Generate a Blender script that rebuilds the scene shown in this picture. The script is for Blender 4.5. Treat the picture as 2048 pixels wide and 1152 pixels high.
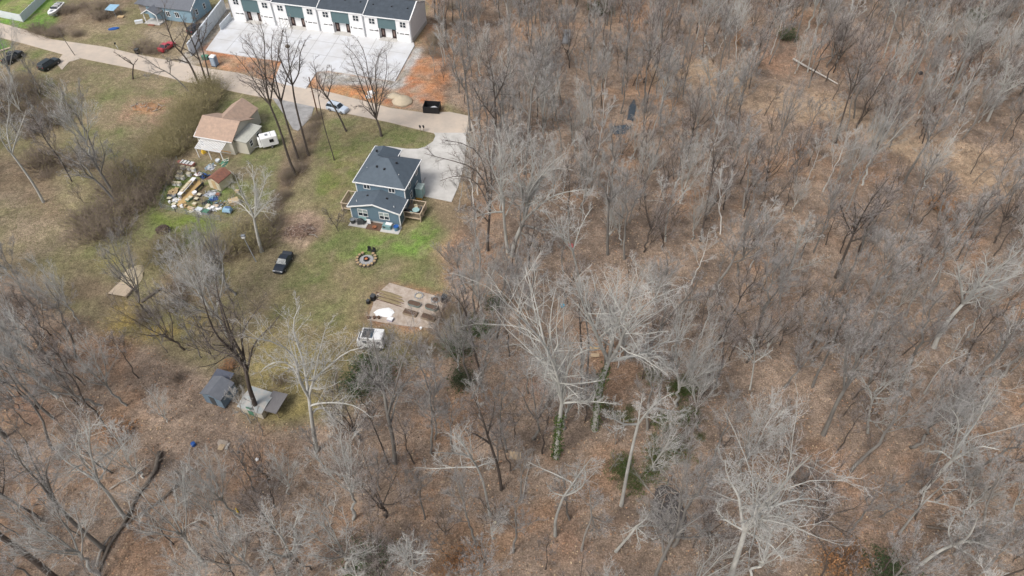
import bpy, math, random
import numpy as np
from mathutils import Vector, Matrix
for o in list(bpy.data.objects): bpy.data.objects.remove(o)
SC = bpy.context.scene; COL = SC.collection
R = math.radians
# ------------------------------------------------------------------ camera, sky, sun, exposure
FPX, PIT, HC = 1365.0, R(47), 78.0
cd = bpy.data.cameras.new('camera'); cam = bpy.data.objects.new('camera', cd); COL.objects.link(cam)
cam.location = (0, 0, HC); cam.rotation_euler = (R(90)-PIT, 0, 0)
cd.sensor_width = 36; cd.lens = 36*FPX/2048; cd.clip_start = 0.5; cd.clip_end = 3000
SC.camera = cam
W = bpy.data.worlds.new('World'); SC.world = W; W.use_nodes = True
wn = W.node_tree; wn.nodes.clear()
SUN_EL, SUN_AZ = 52, 222          # azimuth clockwise from +Y: light comes from the lower left of the photograph
sky = wn.nodes.new('ShaderNodeTexSky'); sky.sky_type = 'NISHITA'; sky.sun_disc = False
sky.sun_elevation = R(SUN_EL); sky.sun_rotation = R(SUN_AZ); sky.air_density = 1.0; sky.dust_density = 4.0; sky.ozone_density = 1.0
hsv = wn.nodes.new('ShaderNodeHueSaturation'); hsv.inputs['Saturation'].default_value = 0.5
bg = wn.nodes.new('ShaderNodeBackground'); bg.inputs[1].default_value = 0.135
wo = wn.nodes.new('ShaderNodeOutputWorld')
wn.links.new(sky.outputs[0], hsv.inputs['Color']); wn.links.new(hsv.outputs[0], bg.inputs[0]); wn.links.new(bg.outputs[0], wo.inputs[0])
ld = bpy.data.lights.new('sun', 'SUN'); ld.energy = 1.6; ld.angle = R(20); ld.color = (1.0, 0.97, 0.93)
sun = bpy.data.objects.new('sun', ld); COL.objects.link(sun)
_d = Vector((math.sin(R(SUN_AZ))*math.cos(R(SUN_EL)), math.cos(R(SUN_AZ))*math.cos(R(SUN_EL)), math.sin(R(SUN_EL))))
sun.rotation_euler = _d.to_track_quat('Z', 'Y').to_euler(); sun.location = (-60, -20, 150)
SC.view_settings.view_transform = 'Standard'; SC.view_settings.look = 'None'
SC.view_settings.exposure = 0.4; SC.view_settings.gamma = 1.0; SC.view_settings.use_curve_mapping = False
# ------------------------------------------------------------------ helpers
_s, _c = math.sin(PIT), math.cos(PIT)
def G(px, py, z=0.0):
    """where a feature seen in the photograph stands: ground (or height z) point of photo pixel (2048 wide)"""
    u = (px-1024)/FPX; v = (py-576)/FPX
    d = (u, _c-v*_s, -_s-v*_c); t = (z-HC)/d[2]
    return Vector((d[0]*t, d[1]*t, z))
def GY(px, py, y):
    u = (px-1024)/FPX; v = (py-576)/FPX
    d = (u, _c-v*_s, -_s-v*_c); t = y/d[1]
    return Vector((d[0]*t, y, HC+d[2]*t))
def projn(x, y, z=0.0):
    Z = y*_c-(z-HC)*_s; return 1024+FPX*x/Z, 576-FPX*(y*_s+(z-HC)*_c)/Z
def heading(a, b): return math.atan2(b[1]-a[1], b[0]-a[0])
def hgt(x, y): return 0.0
class MB:
    def __init__(s): s.v = []; s.f = []
    def add(s, vs, fs, M=None):
        n = len(s.v)
        s.v += [tuple((M @ Vector(p)) if M else p) for p in vs]; s.f += [tuple(i+n for i in f) for f in fs]; return s
    def box(s, x0, x1, y0, y1, z0, z1, M=None, tx=0, ty=0):
        vs = [(x0, y0, z0), (x1, y0, z0), (x1, y1, z0), (x0, y1, z0), (x0+tx, y0+ty, z1), (x1-tx, y0+ty, z1), (x1-tx, y1-ty, z1), (x0+tx, y1-ty, z1)]
        return s.add(vs, [(3, 2, 1, 0), (4, 5, 6, 7), (0, 1, 5, 4), (1, 2, 6, 5), (2, 3, 7, 6), (3, 0, 4, 7)], M)
    def cbox(s, cx, cy, z0, sx, sy, h, rz=0, tx=0, ty=0):
        return s.box(-sx/2, sx/2, -sy/2, sy/2, 0, h, Matrix.Translation((cx, cy, z0)) @ Matrix.Rotation(rz, 4, 'Z'), tx, ty)
    def prism(s, pts, z0, z1):
        n = len(pts)
        ar = sum(pts[i][0]*pts[(i+1) % n][1]-pts[(i+1) % n][0]*pts[i][1] for i in range(n))
        if ar < 0: pts = pts[::-1]
        vs = [(p[0], p[1], z0) for p in pts]+[(p[0], p[1], z1) for p in pts]
        fs = [tuple(range(n))[::-1], tuple(range(n, 2*n))]+[(i, (i+1) % n, n+(i+1) % n, n+i) for i in range(n)]
        return s.add(vs, fs)
    def slabpoly(s, top, th):
        """planar polygon given by 3D corners, thickened downwards"""
        n = len(top); vs = [tuple(p) for p in top]+[(p[0], p[1], p[2]-th) for p in top]
        return s.add(vs, [tuple(range(n)), tuple(range(n, 2*n))[::-1]]+[(n+i, n+(i+1) % n, (i+1) % n, i) for i in range(n)])
    def tube(s, pts, rad, sides=6, cap=True):
        rings = []; pts = [Vector(p) for p in pts]
        for i, p in enumerate(pts):
            t = (pts[min(i+1, len(pts)-1)]-pts[max(i-1, 0)]).normalized()
            a = t.cross(Vector((0.31, 0.17, 0.93)));
            if a.length < .1: a = t.cross(Vector((1, 0, 0)))
            a.normalize(); b = t.cross(a); r = rad[i] if isinstance(rad, (list, tuple)) else rad
            rings.append([tuple(p+a*math.cos(2*math.pi*k/sides)*r+b*math.sin(2*math.pi*k/sides)*r) for k in range(sides)])
        n = len(rings); vs = sum(rings, [])
        fs = [(i*sides+k, i*sides+(k+1) % sides, (i+1)*sides+(k+1) % sides, (i+1)*sides+k) for i in range(n-1) for k in range(sides)]
        if cap: fs += [tuple(range(sides))[::-1], tuple(range((n-1)*sides, n*sides))]
        return s.add(vs, fs)
    def lathe(s, prof, cx=0, cy=0, z0=0, sides=16, sx=1, sy=1, jit=0):
        n = len(prof); vs = []
        for r, z in prof:
            for k in range(sides):
                q = 1+random.uniform(-jit, jit); a = 2*math.pi*k/sides
                vs.append((cx+r*math.cos(a)*sx*q, cy+r*math.sin(a)*sy*q, z0+z*(1+random.uniform(-jit, jit))))
        fs = [(i*sides+k, i*sides+(k+1) % sides, (i+1)*sides+(k+1) % sides, (i+1)*sides+k) for i in range(n-1) for k in range(sides)]
        fs += [tuple(range(sides))[::-1], tuple(range((n-1)*sides, n*sides))]
        return s.add(vs, fs)
    def loft(s, secs, closed_ends=True):
        n = len(secs[0]); vs = sum([list(q) for q in secs], [])
        fs = [(i*n+k, i*n+(k+1) % n, (i+1)*n+(k+1) % n, (i+1)*n+k) for i in range(len(secs)-1) for k in range(n)]
        if closed_ends: fs += [tuple(range(n))[::-1], tuple(range((len(secs)-1)*n, len(secs)*n))]
        return s.add(vs, fs)
def link(name, me, m=None, parent=None):
    o = bpy.data.objects.new(name, me); COL.objects.link(o)
    if m is not None and not me.materials: me.materials.append(m)
    if parent: o.parent = parent
    return o
def obj(name, mb, m, parent=None, smooth=False, bevel=0):
    me = bpy.data.meshes.new(name); me.from_pydata(mb.v, [], mb.f); me.validate(); me.update()
    if smooth: me.shade_smooth()
    o = link(name, me, m, parent)
    if bevel:
        b = o.modifiers.new('bevel', 'BEVEL'); b.width = bevel; b.segments = 2; b.limit_method = 'ANGLE'
    return o
def npmesh(name, V, F, cols=None):
    """V (n,3); F list of (m,k) int arrays"""
    me = bpy.data.meshes.new(name); V = np.asarray(V, np.float32); G_ = []
    for f in F:
        if f.shape[1] == 4:
            d = f[:, 2] == f[:, 3]; G_ += [x for x in (f[~d], f[d][:, :3]) if len(x)]
        else: G_.append(f)
    F = G_
    me.vertices.add(len(V)); me.vertices.foreach_set('co', V.ravel())
    loops = np.concatenate([f.ravel() for f in F]).astype(np.int32)
    tot = np.concatenate([np.full(len(f), f.shape[1], np.int32) for f in F])
    me.loops.add(len(loops)); me.loops.foreach_set('vertex_index', loops)
    me.polygons.add(len(tot)); st = np.zeros(len(tot), np.int32); st[1:] = np.cumsum(tot)[:-1]
    me.polygons.foreach_set('loop_start', st); me.polygons.foreach_set('loop_total', tot)
    if cols is not None:
        a = me.color_attributes.new('col', 'FLOAT_COLOR', 'POINT'); c = np.ones((len(V), 4), np.float32); c[:, :3] = cols
        a.data.foreach_set('color', c.ravel())
    me.update(calc_edges=True); return me
def tag(o, label=None, cat=None, group=None, kind=None):
    if label: o['label'] = label
    if cat: o['category'] = cat
    if group: o['group'] = group
    if kind: o['kind'] = kind
    return o
def thing(name, label, cat, loc, rz=0, group=None):
    o = bpy.data.objects.new(name, None); COL.objects.link(o); o.location = loc; o.rotation_euler = (0, 0, rz); o.empty_display_size = .5
    return tag(o, label, cat, group)
def copy_tree(root, loc, rz=None, label=None, group=None, scale=None):
    r = root.copy(); COL.objects.link(r); r.location = loc
    if rz is not None: r.rotation_euler = (0, 0, rz)
    if scale is not None: r.scale = scale
    if label: r['label'] = label
    if group: r['group'] = group
    for ch in list(root.children):
        c = ch.copy(); COL.objects.link(c); c.parent = r
        for gc in list(ch.children):
            d = gc.copy(); COL.objects.link(d); d.parent = c
    return r
def mat(name, col, rough=0.8, var=0.12, scale=3.0, metal=0.0, bump=0.0, col2=None, objvar=0.0, spec=0.3, streak=None, coat=0):
    m = bpy.data.materials.new(name); m.use_nodes = True; nt = m.node_tree; b = nt.nodes['Principled BSDF']
    b.inputs['Roughness'].default_value = rough; b.inputs['Metallic'].default_value = metal
    b.inputs['Specular IOR Level'].default_value = spec; b.inputs['Coat Weight'].default_value = coat
    tc = nt.nodes.new('ShaderNodeTexCoord'); src = tc.outputs['Object']
    if streak:
        mp = nt.nodes.new('ShaderNodeMapping'); mp.inputs['Scale'].default_value = streak; nt.links.new(src, mp.inputs[0]); src = mp.outputs[0]
    n = nt.nodes.new('ShaderNodeTexNoise'); n.inputs['Scale'].default_value = scale; n.inputs['Detail'].default_value = 6; n.inputs['Roughness'].default_value = .65
    nt.links.new(src, n.inputs['Vector'])
    mr = nt.nodes.new('ShaderNodeMapRange'); mr.inputs['From Min'].default_value = .3; mr.inputs['From Max'].default_value = .7; nt.links.new(n.outputs[0], mr.inputs[0])
    mx = nt.nodes.new('ShaderNodeMix'); mx.data_type = 'RGBA'
    c2 = col2 or tuple(c*(1-2*var) for c in col)
    mx.inputs['A'].default_value = (*col, 1); mx.inputs['B'].default_value = (*c2, 1); nt.links.new(mr.outputs[0], mx.inputs['Factor'])
    out = mx.outputs['Result']
    if objvar:
        oi = nt.nodes.new('ShaderNodeObjectInfo'); m2 = nt.nodes.new('ShaderNodeMapRange')
        m2.inputs['To Min'].default_value = 1-objvar; m2.inputs['To Max'].default_value = 1+objvar; nt.links.new(oi.outputs['Random'], m2.inputs[0])
        vm = nt.nodes.new('ShaderNodeVectorMath'); vm.operation = 'SCALE'; nt.links.new(out, vm.inputs[0]); nt.links.new(m2.outputs[0], vm.inputs['Scale']); out = vm.outputs[0]
    nt.links.new(out, b.inputs['Base Color'])
    if bump:
        bp = nt.nodes.new('ShaderNodeBump'); bp.inputs['Strength'].default_value = bump; bp.inputs['Distance'].default_value = .05
        nt.links.new(n.outputs[0], bp.inputs['Height']); nt.links.new(bp.outputs[0], b.inputs['Normal'])
    return m
def matcol(name, rough=.9, fine=14.0, amt=.5, bump=.6):
    """colour from the mesh's own colour attribute, broken up by fine noise"""
    m = bpy.data.materials.new(name); m.use_nodes = True; nt = m.node_tree; b = nt.nodes['Principled BSDF']
    b.inputs['Roughness'].default_value = rough; b.inputs['Specular IOR Level'].default_value = .15
    at = nt.nodes.new('ShaderNodeAttribute'); at.attribute_name = 'col'
    tc = nt.nodes.new('ShaderNodeTexCoord')
    facs = []
    for sc, lo, hi in ((fine, 1-amt, 1+amt), (fine*.22, 1-amt*.55, 1+amt*.55), (fine*.05, 1-amt*.3, 1+amt*.3)):
        n = nt.nodes.new('ShaderNodeTexNoise'); n.inputs['Scale'].default_value = sc/10; n.inputs['Detail'].default_value = 5; n.inputs['Roughness'].default_value = .7
        nt.links.new(tc.outputs['Object'], n.inputs['Vector'])
        mr = nt.nodes.new('ShaderNodeMapRange'); mr.inputs['From Min'].default_value = .3; mr.inputs['From Max'].default_value = .7
        mr.inputs['To Min'].default_value = lo; mr.inputs['To Max'].default_value = hi; nt.links.new(n.outputs[0], mr.inputs[0]); facs.append((mr.outputs[0], n))
    o = at.outputs['Color']
    for f, n in facs:
        vm = nt.nodes.new('ShaderNodeVectorMath'); vm.operation = 'SCALE'; nt.links.new(o, vm.inputs[0]); nt.links.new(f, vm.inputs['Scale']); o = vm.outputs[0]
    nt.links.new(o, b.inputs['Base Color'])
    if bump:
        bp = nt.nodes.new('ShaderNodeBump'); bp.inputs['Strength'].default_value = bump; bp.inputs['Distance'].default_value = .15
        nt.links.new(facs[0][1].outputs[0], bp.inputs['Height']); nt.links.new(bp.outputs[0], b.inputs['Normal'])
    return m
# numpy noise
_rs = np.random.RandomState(7); _T = _rs.rand(256, 256)
def vnoise(x, y):
    xi = np.floor(x).astype(int); yi = np.floor(y).astype(int); fx = x-xi; fy = y-yi; fx = fx*fx*(3-2*fx); fy = fy*fy*(3-2*fy)
    a = _T[xi & 255, yi & 255]; b = _T[(xi+1) & 255, yi & 255]; c = _T[xi & 255, (yi+1) & 255]; d = _T[(xi+1) & 255, (yi+1) & 255]
    return (a*(1-fx)+b*fx)*(1-fy)+(c*(1-fx)+d*fx)*fy
def fbm(x, y, sc, o=4, seed=0):
    t = 0; am = .5; s = 0
    for i in range(o): t = t+am*vnoise(x/sc+seed*17.3+i*5.1, y/sc+seed*9.7+i*3.3); s += am; am *= .55; sc = sc/2.1
    return t/s
def inpoly(x, y, P):
    ins = np.zeros(np.shape(x), bool); n = len(P); j = n-1
    for i in range(n):
        xi, yi = P[i]; xj, yj = P[j]
        if yi != yj: ins ^= ((yi > y) != (yj > y)) & (x < (xj-xi)*(y-yi)/(yj-yi)+xi)
        j = i
    return ins
# ------------------------------------------------------------------ outlines (photo pixels, all lie on the ground)
ROAD_UP = [(-160, 10), (-60, 32), (0, 46), (47, 59), (105, 79), (211, 94), (270, 108), (328, 119), (422, 138), (478, 146), (541, 165), (634, 178), (728, 202), (780, 216), (845, 225), (900, 224), (938, 232)]
ROAD_LO = [(-160, 45), (-60, 62), (0, 75), (47, 87), (122, 108), (178, 120), (270, 138), (352, 159), (434, 176), (480, 186), (527, 195), (611, 211), (693, 227), (775, 244), (869, 267), (930, 268), (950, 262)]
FOREST = [(868, -260), (860, 60), (872, 190), (935, 225), (945, 300), (925, 400), (900, 470), (895, 560), (915, 650), (840, 690), (760, 720), (700, 800), (640, 830), (560, 850), (480, 840), (400, 760),
          (300, 690), (200, 640), (110, 600), (30, 540), (-40, 500), (-400, 480), (-700, 1500), (2700, 1500), (2500, -260)]
LEFTWOODS = [(-300, 100), (0, 150), (100, 165), (130, 230), (190, 310), (300, 350), (290, 420), (190, 450), (110, 350), (50, 340), (0, 400), (-20, 500), (40, 520), (90, 560), (-300, 640)]
# ------------------------------------------------------------------ ground sheet
gx = np.concatenate([[-900, -600, -400, -280], np.arange(-215, 215.1, .8), [280, 400, 600, 900]])
gy = np.concatenate([[-500, -200, -60, -10], np.arange(10, 232, .8), [260, 320, 420, 600, 1000]])
GX, GYY = np.meshgrid(gx, gy, indexing='ij')
Yc = np.maximum(GYY, 6.0)
PX, PY = projn(GX, Yc)
wx = (fbm(GX, GYY, 4, 3, 1)-.5)*3.2; wy = (fbm(GX, GYY, 4, 3, 2)-.5)*3.2
PXW, PYW = projn(GX+wx, np.maximum(GYY+wy, 6))
def blur(m, n):
    for _ in range(n):
        p = np.pad(m, 1, mode='edge'); m = (p[:-2, 1:-1]+p[2:, 1:-1]+p[1:-1, :-2]+p[1:-1, 2:]+2*m)/6
    return m
def C(*c): return np.array(c)
LIT = C(.245, .184, .14); LIT2 = C(.17, .131, .103); LIT3 = C(.315, .238, .178)
n1 = fbm(GX, GYY, 14, 4, 3)[..., None]; n2 = fbm(GX, GYY, 3.5, 4, 4)[..., None]; n3 = fbm(GX, GYY, 1.6, 3, 5)[..., None]
col = LIT*(1-n1)+LIT3*n1; k = np.clip((n2-.5)*4, 0, 1); col = col*(1-k)+LIT2*k
k = np.clip((fbm(GX, GYY, 9, 4, 12)-.56)*5, 0, .6)[..., None]; col = col*(1-k)+C(.33, .2, .12)*k
def paint(poly, c, c2=None, soft=2, a=1.0, sc=5, seed=20, warp=True, thr=.5):
    global col
    m = inpoly(PXW if warp else PX, PYW if warp else PY, poly).astype(float); m = blur(m, soft)[..., None]*a
    base = np.array(c)
    if c2 is not None:
        t = np.clip((fbm(GX, GYY, sc, 4, seed)-.5)*3.2+thr, 0, 1)[..., None]; base = base*(1-t)+np.array(c2)*t
    col = col*(1-m)+base*m
def ell(cx, cy, rx, ry, n=18): return [(cx+rx*math.cos(2*math.pi*i/n), cy+ry*math.sin(2*math.pi*i/n)) for i in range(n)]
GR = (.155, .17, .07); GRB = (.165, .26, .06); OL = (.2, .18, .095); TAN = (.265, .21, .135); DRY = (.32, .26, .175); BRN = (.2, .15, .1)
CLAY = (.5, .24, .12); CLAYD = (.42, .16, .07); GRV = (.45, .44, .42); MUD = (.36, .28, .2)
# all land that is not woods
paint([(-900, -260), (868, -260), (860, 60), (872, 190), (935, 225), (940, 300), (925, 400), (900, 470), (890, 560), (905, 650), (840, 690), (760, 760), (690, 840), (560, 850), (480, 800), (400, 740), (300, 690), (200, 640), (110, 600), (30, 560), (-900, 520)], OL, TAN, 3, 1, 7, 21)
paint([(-900, -260), (440, -260), (440, 60), (330, 110), (100, 75), (-900, -100)], BRN, OL, 3, 1, 8, 22)
paint([(-300, -60), (140, -60), (118, 30), (95, 62), (40, 55), (-300, -20)], (.13, .24, .045), (.25, .27, .1), 1, 1, 6, 23, thr=.25)
paint([(100, 10), (240, 5), (260, 60), (180, 78), (110, 60)], BRN, (.24, .19, .14), 3, 1, 3, 24)
paint([(165, 45), (280, 50), (300, 100), (200, 92), (150, 80)], OL, TAN, 2, 1, 4, 25)
paint([(290, 55), (400, 50), (410, 105), (370, 140), (290, 110)], TAN, (.34, .28, .2), 3, .9, 4, 26)
paint([(0, 84), (120, 110), (160, 122), (340, 160), (400, 190), (380, 230), (330, 290), (300, 330), (230, 330), (190, 300), (120, 220), (60, 160), (-60, 140)], GR, TAN, 4, 1, 6, 27, thr=.72)
paint([(-100, 70), (10, 84), (12, 102), (-60, 110)], (.12, .26, .04), None, 1)
paint([(250, 195), (345, 190), (385, 215), (330, 265), (240, 240)], (.33, .22, .15), TAN, 2, 1, 3, 28)
paint(ell(290, 212, 34, 14), (.4, .22, .12), TAN, 1, .8, 1.5, 29)
paint(ell(210, 305, 70, 26), DRY, GR, 3, .8, 4, 30)
# left field
paint([(-300, 380), (50, 380), (120, 375), (190, 440), (215, 520), (170, 560), (90, 540), (0, 500), (-300, 500)], (.33, .26, .18), (.25, .22, .12), 4, 1, 5, 31)
paint([(0, 300), (60, 330), (160, 440), (100, 440), (40, 390), (-60, 380)], (.3, .22, .15), BRN, 3, .8, 5, 32)
paint([(150, 500), (260, 450), (345, 330), (390, 330), (330, 440), (560, 450), (420, 480), (300, 520), (230, 560), (170, 560)], GR, OL, 2, 1, 4, 33, thr=.4)
paint([(300, 425), (470, 440), (440, 470), (350, 500), (290, 490)], (.15, .19, .045), GR, 2, 1, 4, 34)
paint(ell(290, 570, 190, 80), BRN, OL, 8, .8, 5, 35)
paint(ell(300, 640, 100, 36), (.3, .22, .07), OL, 5, .9, 4, 36)
paint(ell(220, 520, 22, 16), (.3, .26, .06), OL, 3, .8, 4, 37)
# house lots
paint([(330, 330), (530, 300), (600, 330), (560, 440), (440, 440), (325, 418)], (.19, .16, .1), GR, 2, 1, 4, 38)
paint([(330, 335), (420, 330), (470, 400), (500, 420), (440, 434), (326, 418)], (.12, .17, .045), BRN, 1, .9, 3, 39, thr=.3)
paint([(400, 190), (520, 196), (590, 215), (560, 300), (500, 300), (500, 230), (400, 215)], (.15, .15, .07), GR, 2, .9, 4, 40)
paint([(590, 240), (650, 236), (635, 300), (600, 350), (560, 430), (540, 420)], (.22, .16, .11), BRN, 2, 1, 3, 41)
# blue house lawn
LAWN = [(650, 240), (700, 235), (800, 250), (875, 270), (860, 290), (850, 300), (850, 400), (905, 405), (900, 470), (885, 560), (890, 600), (760, 640), (660, 690), (560, 660), (500, 600), (560, 540), (640, 430), (640, 300)]
paint(LAWN, GR, (.24, .2, .11), 2, 1, 4, 42, thr=.55)
paint([(655, 300), (720, 290), (700, 360), (660, 430), (625, 420)], (.14, .185, .045), (.23, .18, .1), 3, .8, 4, 43, thr=.35)
paint([(700, 250), (800, 262), (850, 280), (840, 298), (760, 285), (690, 300), (670, 280)], (.27, .21, .125), GR, 3, .8, 4, 44)
paint([(690, 455), (790, 475), (880, 440), (880, 500), (800, 520), (700, 520), (660, 490)], GRB, GR, 3, 1, 5, 45, thr=.35)
paint(ell(830, 560, 50, 34), GRB, GR, 4, .6, 4, 46)
paint(ell(640, 600, 70, 34), OL, GR, 4, .7, 5, 47)
paint([(850, 400), (940, 330), (960, 420), (905, 480), (880, 460)], (.24, .18, .12), BRN, 3, .9, 4, 48)
paint(ell(905, 520, 26, 60), (.34, .2, .13), LIT, 5, .8, 3, 49)
paint([(560, 430), (600, 420), (655, 440), (650, 470), (600, 500), (565, 490)], (.4, .29, .215), (.28, .2, .14), 1, 1, 2, 50)
paint([(540, 500), (600, 500), (570, 560), (520, 620), (440, 640), (480, 560)], (.22, .175, .115), OL, 3, .9, 4, 51)
paint([(500, 640), (700, 650), (760, 700), (680, 800), (600, 850), (520, 830), (470, 760)], (.25, .205, .085), (.2, .165, .09), 5, 1, 6, 52)
paint([(720, 650), (900, 640), (900, 700), (780, 740), (700, 720)], (.25, .18, .11), OL, 4, .9, 4, 53)
# garden
paint([(770, 558), (895, 588), (905, 612), (880, 668), (725, 648), (738, 590)], (.33, .19, .12), BRN, 1, 1, 1.5, 54, warp=False)
# building site
paint([(405, 95), (475, 35), (840, 85), (858, 40), (880, 60), (890, 225), (845, 222), (728, 200), (634, 176), (541, 163), (478, 144), (420, 136)], (.4, .26, .17), CLAY, 2, 1, 3, 55)
paint([(655, 165), (720, 170), (760, 190), (728, 202), (650, 184)], (.42, .27, .14), (.45, .2, .09), 1, 1, 2, 56)
paint([(770, 160), (850, 120), (868, 150), (872, 205), (845, 226), (780, 215)], CLAYD, (.36, .27, .2), 1, 1, 2, 57)
paint([(822, 130), (880, 70), (900, 100), (890, 200), (850, 200)], (.42, .2, .1), (.33, .24, .18), 2, 1, 3, 58)
paint([(632, 143), (660, 142), (792, 163), (826, 94), (850, 96), (820, 140), (800, 180), (720, 168), (640, 168)], GRV, (.38, .37, .35), 1, 1, 2, 59, warp=False)
paint(ell(478, 136, 12, 6), (.4, .19, .1), None, 1)
paint([(850, -60), (1000, -60), (960, 60), (900, 90), (858, 40)], (.36, .22, .13), LIT, 3, .8, 4, 60)
paint([(395, 45), (450, 5), (470, 10), (420, 110), (370, 150), (345, 140), (385, 100)], (.33, .28, .22), (.38, .36, .33), 1, .9, 2, 61)
# woods: paths and patches
paint([(405, 95), (475, 38), (480, 100), (420, 136)], CLAYD, (.3, .16, .1), 1, .8, 2, 77)
paint([(1300, 130), (1430, 120), (1500, 165), (1640, 175), (1760, 240), (1930, 290), (2060, 330), (2060, 400), (1950, 390), (1780, 300), (1700, 260), (1500, 220), (1400, 190), (1300, 165)], (.39, .29, .195), (.31, .225, .155), 4, .85, 4, 62)
lawnN = np.clip((fbm(GX, GYY, 1.6, 3, 91)-.55)*4, 0, .55)[..., None]*(1-blur(inpoly(PX, PY, FOREST).astype(float), 3))[..., None]
col = col*(1-lawnN)+C(.23, .185, .12)*lawnN
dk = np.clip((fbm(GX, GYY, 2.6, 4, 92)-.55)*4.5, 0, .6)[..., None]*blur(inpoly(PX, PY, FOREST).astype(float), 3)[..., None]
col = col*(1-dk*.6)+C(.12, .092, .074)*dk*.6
for (cx, cy, rx, ry, cc) in ((1290, 30, 60, 26, (.4, .24, .145)), (1590, 100, 90, 50, (.32, .2, .135)), (1850, 130, 120, 40, (.34, .2, .13)), (1670, 1120, 60, 40, (.42, .26, .13)), (930, 1110, 70, 40, (.36, .24, .145)), (1180, 1080, 110, 50, (.29, .18, .12)), (1090, 760, 70, 60, (.26, .165, .118)), (1760, 1000, 200, 110, (.31, .205, .14)), (60, 820, 80, 30, (.32, .2, .14)), (240, 860, 30, 24, (.42, .23, .11)), (450, 950, 30, 18, (.36, .28, .19)), (320, 1030, 34, 22, (.38, .25, .16)), (620, 1010, 16, 20, (.42, .27, .15)), (1450, 160, 60, 30, (.36, .26, .17))):
    paint(ell(cx, cy, rx, ry), cc, tuple(LIT), 4, .75, 3, int(cx) % 97)
paint(ell(1340, 1040, 34, 52), (.1, .085, .07), (.16, .13, .1), 2, .9, 2, 63)
fmask = blur(inpoly(PX, PY, FOREST).astype(float), 8)
HZ = fmask*((fbm(GX, GYY, 12, 3, 70)-.5)*1.6+(fbm(GX, GYY, 2.2, 2, 71)-.5)*.35)
HZ[(np.abs(GX) > 216) | (GYY > 233) | (GYY < 9)] = 0
HZ += (fbm(GX, GYY, 1.7, 2, 72)-.5)*.08-.04
col = col*(.86+.28*n3)
def hgt(x, y):
    i = int(np.clip(np.searchsorted(gx, x)-1, 0, len(gx)-2)); j = int(np.clip(np.searchsorted(gy, y)-1, 0, len(gy)-2))
    a = (x-gx[i])/(gx[i+1]-gx[i]); b = (y-gy[j])/(gy[j+1]-gy[j])
    return float((HZ[i, j]*(1-a)+HZ[i+1, j]*a)*(1-b)+(HZ[i, j+1]*(1-a)+HZ[i+1, j+1]*a)*b)
def GH(px, py):
    p = G(px, py); p.z = hgt(p.x, p.y); return p
nx, ny = len(gx), len(gy); idx = np.arange(nx*ny).reshape(nx, ny)
F = np.stack([idx[:-1, :-1], idx[1:, :-1], idx[1:, 1:], idx[:-1, 1:]], -1).reshape(-1, 4)
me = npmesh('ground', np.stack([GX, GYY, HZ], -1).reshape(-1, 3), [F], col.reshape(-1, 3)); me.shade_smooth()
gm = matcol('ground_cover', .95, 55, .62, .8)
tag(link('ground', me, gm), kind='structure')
# ------------------------------------------------------------------ materials
M_asph = mat('worn_asphalt', (.55, .46, .37), .9, .1, .35, bump=.2, col2=(.42, .365, .31))
M_conc = mat('concrete', (.58, .56, .53), .85, .08, .4, bump=.2, col2=(.41, .395, .365))
M_concw = mat('new_concrete', (.61, .625, .65), .8, .05, .22, col2=(.5, .49, .475))
M_slate = mat('slate_blue_shingles', (.095, .12, .145), .8, .15, 1.2, bump=.3, col2=(.075, .096, .118))
M_shing2 = mat('dark_grey_shingles', (.065, .08, .098), .8, .15, 1.0, bump=.3)
M_rtan = mat('tan_shingles', (.45, .315, .235), .85, .1, 1.6, bump=.3, col2=(.31, .23, .18))
M_rgrey = mat('grey_shingles', (.15, .16, .18), .85, .1, 1.6, bump=.3)
def siding(name, col, pitch=.2):
    m = mat(name, col, .7, .05, 2); nt = m.node_tree; b = nt.nodes['Principled BSDF']
    tc = nt.nodes.new('ShaderNodeTexCoord'); w = nt.nodes.new('ShaderNodeTexWave'); w.bands_direction = 'Z'; w.wave_profile = 'SAW'
    w.inputs['Scale'].default_value = .314/pitch; nt.links.new(tc.outputs['Object'], w.inputs[0])
    bp = nt.nodes.new('ShaderNodeBump'); bp.inputs['Strength'].default_value = .5; bp.inputs['Distance'].default_value = .03
    nt.links.new(w.outputs[1], bp.inputs['Height']); nt.links.new(bp.outputs[0], b.inputs['Normal']); return m
M_blue = siding('blue_siding', (.135, .205, .26)); M_teal = siding('teal_siding', (.105, .165, .178)); M_wsid = siding('white_siding', (.8, .8, .8))
M_beige = siding('cream_siding', (.55, .52, .44)); M_lblue = siding('pale_blue_siding', (.24, .36, .44)); M_white = mat('white_paint', (.8, .8, .79), .6, .04, 2)
M_glass = mat('window_glass', (.03, .04, .05), .12, .1, 1, spec=.5); M_glassp = mat('window_shade', (.32, .38, .38), .3, .1, 1, spec=.5)
M_door = mat('dark_door', (.035, .02, .02), .5); M_doorp = mat('door_pane', (.22, .16, .14), .3)
M_deck = mat('weathered_deck_wood', (.3, .24, .17), .85, .15, 3, streak=(1, 8, 1)); M_lum = mat('pale_lumber', (.56, .45, .33), .8, .12, 3)
M_blk = mat('black_plastic', (.02, .02, .022), .5, .1, 3); M_gry = mat('grey_metal', (.3, .32, .34), .45, .1, 3, metal=.3); M_dgr = mat('dark_grey', (.07, .075, .08), .6)
M_tealb = mat('pale_teal_plastic', (.32, .48, .47), .6, .06, 2); M_org = mat('orange_yellow', (.65, .32, .05), .6); M_bluep = mat('blue_plastic', (.03, .12, .4), .5, .15, 2)
M_lbl = mat('light_blue_tarp', (.3, .48, .62), .5, .12, 3); M_red = mat('red_paint', (.42, .05, .05), .4); M_grn = mat('green_plastic', (.1, .25, .17), .6); M_cream = mat('cream_board', (.62, .56, .4), .8, .1, 3)
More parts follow.
